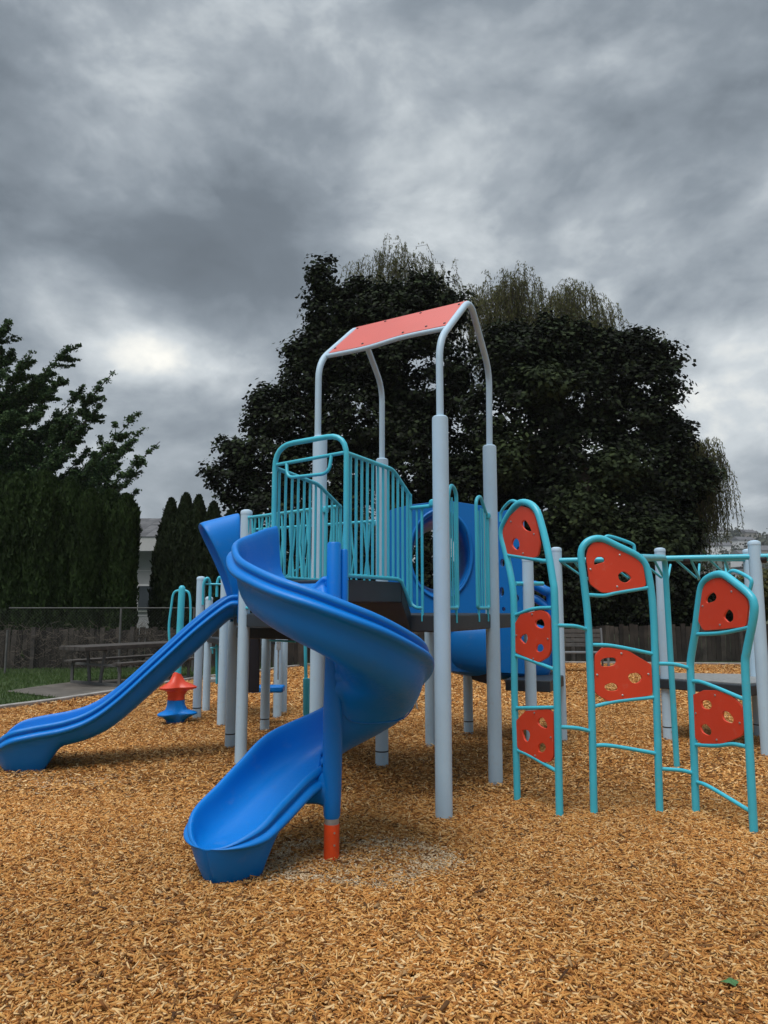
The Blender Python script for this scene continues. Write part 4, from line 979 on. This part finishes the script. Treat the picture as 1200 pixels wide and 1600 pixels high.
# ------------------------------------------------------------ house
hs_ = thing('house', 'pale grey house with shingle roof seen in the gap between the hedges', 'house', (-10, 31, 0))
hw = mat('house_siding', (.32, .33, .34), .7, .08, 2); hwt = mat('house_trim', (.62, .62, .62), .6, .05); hr = mat('house_shingle', (.09, .09, .095), .9, .3, 4, island=[(.07, .07, .075), (.10, .10, .105), (.13, .13, .135)])
b = MB(); b.box((-12.0, 32, 1.9), (9, 4, 3.8)); w_ = b.build('wall', hw, hs_, smooth=False)
b = MB()
for z in (.6, 1.2, 1.8, 2.4, 3.0): b.box((-12.0, 29.995, z), (9, .02, .02))
b.build('siding_lap', hwt, w_, smooth=False)
b = MB(); b.box((-12.0, 29.55, 4.05), (9.4, .06, .55)); b.build('fascia', hwt, hs_, smooth=False)
b = MB()
for r_ in range(12):
    y0 = 29.5+r_*.25; z0 = 4.33+r_*.09; x = -16.8
    while x < -7.2:
        b.box((x+.19, y0+.15, z0+.06), (.37, .33, .02), rx=.34); x += .38
b.build('roof', hr, hs_, smooth=False, fixn=False)
b = MB(); b.box((-9.5, 29.97, 1.9), (.9, .06, 1.1)); wn = b.build('window', hwt, hs_, smooth=False); b = MB(); b.box((-9.5, 29.93, 1.9), (.76, .03, .96)); b.build('pane', mat('glass_dark', (.05, .06, .07), .1), wn, smooth=False)
# ------------------------------------------------------------ distant hillside at right
hill_m = mat('hill_cover', (.045, .06, .05), .95, .5, .02)
b = MB(); nx_, ny_ = 46, 22; vs = []; fs = []
for j in range(ny_):
    for i in range(nx_):
        x = 60+i*28; y = 240+j*55; base_ = max(0, (y-240)/1100)
        z = 5+base_**1.15*165*(.65+.35*math.sin(x*.004+.6))+8*math.sin(x*.013+y*.006)+5*math.sin(x*.031)
        edge = min(1, max(0, (x-60)/160)); vs.append(V((x, y, z*edge-1)))
for j in range(ny_-1):
    for i in range(nx_-1): a0 = j*nx_+i; fs.append((a0, a0+1, a0+nx_+1, a0+nx_))
b.add(vs, fs); hl = struct(b.build('hills', hill_m))
def hz(x, y):
    base_ = max(0, (y-240)/1100); z = 5+base_**1.15*165*(.65+.35*math.sin(x*.004+.6))+8*math.sin(x*.013+y*.006)+5*math.sin(x*.031)
    return z*min(1, max(0, (x-60)/160))-1
hcols = [mat('far_wall_a', (.6, .58, .55), .8), mat('far_wall_b', (.4, .36, .32), .8), mat('far_wall_c', (.7, .7, .7), .8)]; hroof = mat('far_roof', (.10, .10, .11), .8)
for k in range(44):
    y = random.uniform(270, 640); x = y*random.uniform(.40, .66); z = hz(x, y)
    w, d, h = random.uniform(9, 16), random.uniform(8, 12), random.uniform(4, 7); rz = random.uniform(-.5, .5)
    me_b = MB(); me_b.box((x, y, z+h/2-.5), (w, d, h+1), rz=rz)
    nb = len(me_b.f); R = Matrix.Rotation(rz, 3, 'Z'); c_ = V((x, y, z+h))
    me_b.add([c_+R @ V(q) for q in [(-w/2-.5, -d/2-.5, 0), (w/2+.5, -d/2-.5, 0), (w/2+.5, d/2+.5, 0), (-w/2-.5, d/2+.5, 0), (-w/2, 0, 2.6), (w/2, 0, 2.6)]], [(0, 1, 5, 4), (2, 3, 4, 5), (0, 4, 3), (1, 2, 5), (3, 2, 1, 0)])
    o = me_b.build('hillside_house', [hcols[k % 3], hroof], smooth=False)
    for i, p in enumerate(o.data.polygons): p.material_index = 0 if i < nb else 1
    tag(o, 'tiny pale house with dark roof far away on the hillside', 'house', 'houses on the distant hillside')
# trees on the hillside
v, f = [], []
cc = []
for k in range(900):
    y = rng.uniform(250, 700); x = y*rng.uniform(.38, .68); cc.append((x, y, hz(x, y)+2.5))
cc = np.array(cc); q = np.repeat(cc, 26, 0)+rng.normal(size=(len(cc)*26, 3))*np.array([2.2, 2.2, 2.0]); nq = rng.normal(size=q.shape); nq /= np.linalg.norm(nq, axis=1, keepdims=True)
o = npmesh('hillside_trees', leafquads(q, nq, np.full(len(q), 2.2), .8), fq(len(q)), mat('far_foliage', (.03, .045, .03), .8, 0, island=[(.02, .03, .02), (.04, .055, .03), (.07, .06, .03)]))
tag(o, 'mass of trees covering the distant hillside', 'trees'); struct(o, 'stuff')

# ------------------------------------------------------------ misty air
b = MB(); b.box((400, 560, 98), (1700, 1300, 204)); hzm = bpy.data.materials.new('mist'); hzm.use_nodes = True; ht = hzm.node_tree
ht.nodes.remove(ht.nodes['Principled BSDF']); pv = ht.nodes.new('ShaderNodeVolumePrincipled'); pv.inputs['Density'].default_value = .00025; pv.inputs['Color'].default_value = (.9, .93, .97, 1)
ht.links.new(pv.outputs[0], ht.nodes['Material Output'].inputs['Volume']); hb = b.build('haze', hzm, smooth=False); struct(hb, 'stuff'); tag(hb, 'thin misty air fading the far hillside', 'haze')
# ------------------------------------------------------------ world
w = bpy.data.worlds.new('World'); bpy.context.scene.world = w; w.use_nodes = True; nt = w.node_tree; N_ = nt.nodes; Lk = nt.links
bg = N_['Background']
SUN_EL, SUN_AZ = math.radians(66), math.radians(-150)   # azimuth from +Y clockwise
sky = N_.new('ShaderNodeTexSky'); sky.sky_type = 'NISHITA'; sky.sun_disc = False; sky.sun_elevation = SUN_EL; sky.sun_rotation = SUN_AZ; sky.air_density = 1; sky.dust_density = 2
tc = N_.new('ShaderNodeTexCoord'); sx = N_.new('ShaderNodeSeparateXYZ'); Lk.new(tc.outputs['Generated'], sx.inputs[0])
def math_(op, a, b_=None, c_=None, clamp=False):
    n = N_.new('ShaderNodeMath'); n.operation = op; n.use_clamp = clamp
    for i, v_ in enumerate((a, b_, c_)):
        if v_ is None: continue
        if isinstance(v_, (int, float)): n.inputs[i].default_value = v_
        else: Lk.new(v_, n.inputs[i])
    return n.outputs[0]
zc = math_('MAXIMUM', sx.outputs['Z'], 0.0); zd = math_('ADD', zc, .16)
ux = math_('DIVIDE', sx.outputs['X'], zd); uy = math_('DIVIDE', sx.outputs['Y'], zd)
cv = N_.new('ShaderNodeCombineXYZ'); Lk.new(ux, cv.inputs[0]); Lk.new(uy, cv.inputs[1]); cv.inputs[2].default_value = 3.1
def noise(scale, det, rough, dist, off=(0, 0, 0), sc=(1, 1, 1), rot=0):
    mp = N_.new('ShaderNodeMapping'); mp.inputs['Location'].default_value = off; mp.inputs['Scale'].default_value = sc; mp.inputs['Rotation'].default_value = (0, 0, rot); Lk.new(cv.outputs[0], mp.inputs[0])
    n = N_.new('ShaderNodeTexNoise'); n.inputs['Scale'].default_value = scale; n.inputs['Detail'].default_value = det; n.inputs['Roughness'].default_value = rough; n.inputs['Distortion'].default_value = dist
    Lk.new(mp.outputs[0], n.inputs['Vector']); return n.outputs['Fac']
iso = N_.new('ShaderNodeMapping'); iso.inputs['Scale'].default_value = (1, 1, 1.7); iso.inputs['Rotation'].default_value = (0, .35, 0); Lk.new(tc.outputs['Generated'], iso.inputs[0])
def noise_iso(scale, det, rough, dist):
    n = N_.new('ShaderNodeTexNoise'); n.inputs['Scale'].default_value = scale; n.inputs['Detail'].default_value = det; n.inputs['Roughness'].default_value = rough; n.inputs['Distortion'].default_value = dist
    Lk.new(iso.outputs[0], n.inputs['Vector']); return n.outputs['Fac']
i1 = noise_iso(4.2, 9, .56, .25); i2 = noise_iso(13, 6, .55, .3)
n1 = noise(.85, 7, .5, .35, (4.3, 1.7, 0), (1, .75, 1), .5)
n2 = noise(2.6, 8, .55, .5, (1, 9, 0), (1, .6, 1), .6)
n3 = noise(7.5, 6, .6, .6, (7, 2, 0), (1, .7, 1), .6)
s_ = math_('MULTIPLY_ADD', n2, .26, math_('MULTIPLY', n1, .50)); s_ = math_('MULTIPLY_ADD', n3, .06, s_); s_ = math_('MULTIPLY_ADD', i1, .72, s_); s_ = math_('MULTIPLY_ADD', i2, .16, s_)
s_ = math_('SUBTRACT', s_, .845)          # about 0 mean
def dirv(px, py):
    a, dy, dz = _ray(px, py); v_ = V((a, dy, dz)).normalized(); return v_
def lobe(px, py, width, amp, acc, asp=1.0):
    d = dirv(px, py)
    vm = N_.new('ShaderNodeVectorMath'); vm.operation = 'SUBTRACT'; Lk.new(tc.outputs['Generated'], vm.inputs[0]); vm.inputs[1].default_value = d
    sc = N_.new('ShaderNodeVectorMath'); sc.operation = 'MULTIPLY'; Lk.new(vm.outputs[0], sc.inputs[0]); sc.inputs[1].default_value = (1/width, 1/width, asp/width)
    ln = N_.new('ShaderNodeVectorMath'); ln.operation = 'LENGTH'; Lk.new(sc.outputs[0], ln.inputs[0])
    e_ = math_('POWER', 2.718, math_('MULTIPLY', math_('MULTIPLY', ln.outputs['Value'], ln.outputs['Value']), -1.0))
    return math_('MULTIPLY_ADD', e_, amp, acc)
# where the cloud deck is thin (bright) or heavy (dark)
s_ = lobe(225, 548, .11, .16, s_, 2.6); s_ = lobe(160, 540, .06, .06, s_, 2); s_ = lobe(240, 600, .08, .07, s_); s_ = lobe(630, 350, .10, .14, s_, 1.4); s_ = lobe(700, 380, .2, .05, s_, 1.6); s_ = lobe(760, 120, .22, .04, s_)
s_ = lobe(960, 260, .16, .015, s_); s_ = lobe(120, 300, .30, -.025, s_, 1.3); s_ = lobe(60, 120, .2, .05, s_); s_ = lobe(480, 250, .24, -.09, s_, 1.5); s_ = lobe(330, 420, .15, -.07, s_, 2); s_ = lobe(1080, 60, .2, -.05, s_); s_ = lobe(1100, 600, .22, .05, s_); s_ = lobe(60, 470, .1, .07, s_, 2)
s_ = lobe(1150, 800, .2, .08, s_); s_ = lobe(240, 740, .18, .04, s_); s_ = lobe(30, 60, .25, -.03, s_)
cr = N_.new('ShaderNodeValToRGB'); e = cr.color_ramp.elements
e[0].position = .0; e[0].color = (.074, .089, .103, 1); e[1].position = 1; e[1].color = (.80, .78, .71, 1)
for p_, c_ in ((.30, (.106, .127, .147)), (.48, (.172, .200, .226)), (.62, (.262, .293, .320)), (.80, (.45, .482, .498))): x = e.new(p_); x.color = (*c_, 1)
Lk.new(math_('MULTIPLY_ADD', s_, 1.55, .52), cr.inputs[0])
# heavier light from high overhead, as under an overcast sky
mr = N_.new('ShaderNodeMapRange'); mr.interpolation_type = 'SMOOTHSTEP'; mr.inputs[1].default_value = .64; mr.inputs[2].default_value = .95; mr.inputs[3].default_value = 1.0; mr.inputs[4].default_value = 3.6
Lk.new(sx.outputs['Z'], mr.inputs[0])
vm = N_.new('ShaderNodeVectorMath'); vm.operation = 'SCALE'; Lk.new(cr.outputs[0], vm.inputs[0]); Lk.new(mr.outputs[0], vm.inputs['Scale'])
sk = N_.new('ShaderNodeVectorMath'); sk.operation = 'SCALE'; Lk.new(sky.outputs[0], sk.inputs[0]); sk.inputs['Scale'].default_value = .06
mx = N_.new('ShaderNodeMix'); mx.data_type = 'RGBA'; mx.inputs[0].default_value = .92; Lk.new(sk.outputs[0], mx.inputs[6]); Lk.new(vm.outputs[0], mx.inputs[7])
Lk.new(mx.outputs[2], bg.inputs[0]); bg.inputs[1].default_value = 1.0
sun = bpy.data.lights.new('sun', 'SUN'); sun.energy = 1.5; sun.angle = math.radians(32); sun.color = (1, .965, .92)
so = bpy.data.objects.new('sun', sun); C.objects.link(so)
sd3 = V((math.sin(SUN_AZ)*math.cos(SUN_EL), math.cos(SUN_AZ)*math.cos(SUN_EL), math.sin(SUN_EL)))
so.rotation_euler = (-sd3).to_track_quat('-Z', 'Y').to_euler(); so.location = (0, 0, 30)
# ------------------------------------------------------------ camera
cam = bpy.data.cameras.new('camera'); co = bpy.data.objects.new('camera', cam); C.objects.link(co)
co.location = (0, 0, H); co.rotation_euler = (math.pi/2+PIT, 0, 0)
cam.sensor_fit = 'VERTICAL'; cam.sensor_height = 24; cam.lens = 24*F/1600; cam.clip_end = 4000; cam.clip_start = .05
sc_ = bpy.context.scene; sc_.camera = co
sc_.render.resolution_x = 768; sc_.render.resolution_y = 1024
sc_.view_settings.view_transform = 'Standard'; sc_.view_settings.look = 'None'; sc_.view_settings.exposure = .66; sc_.view_settings.gamma = 1
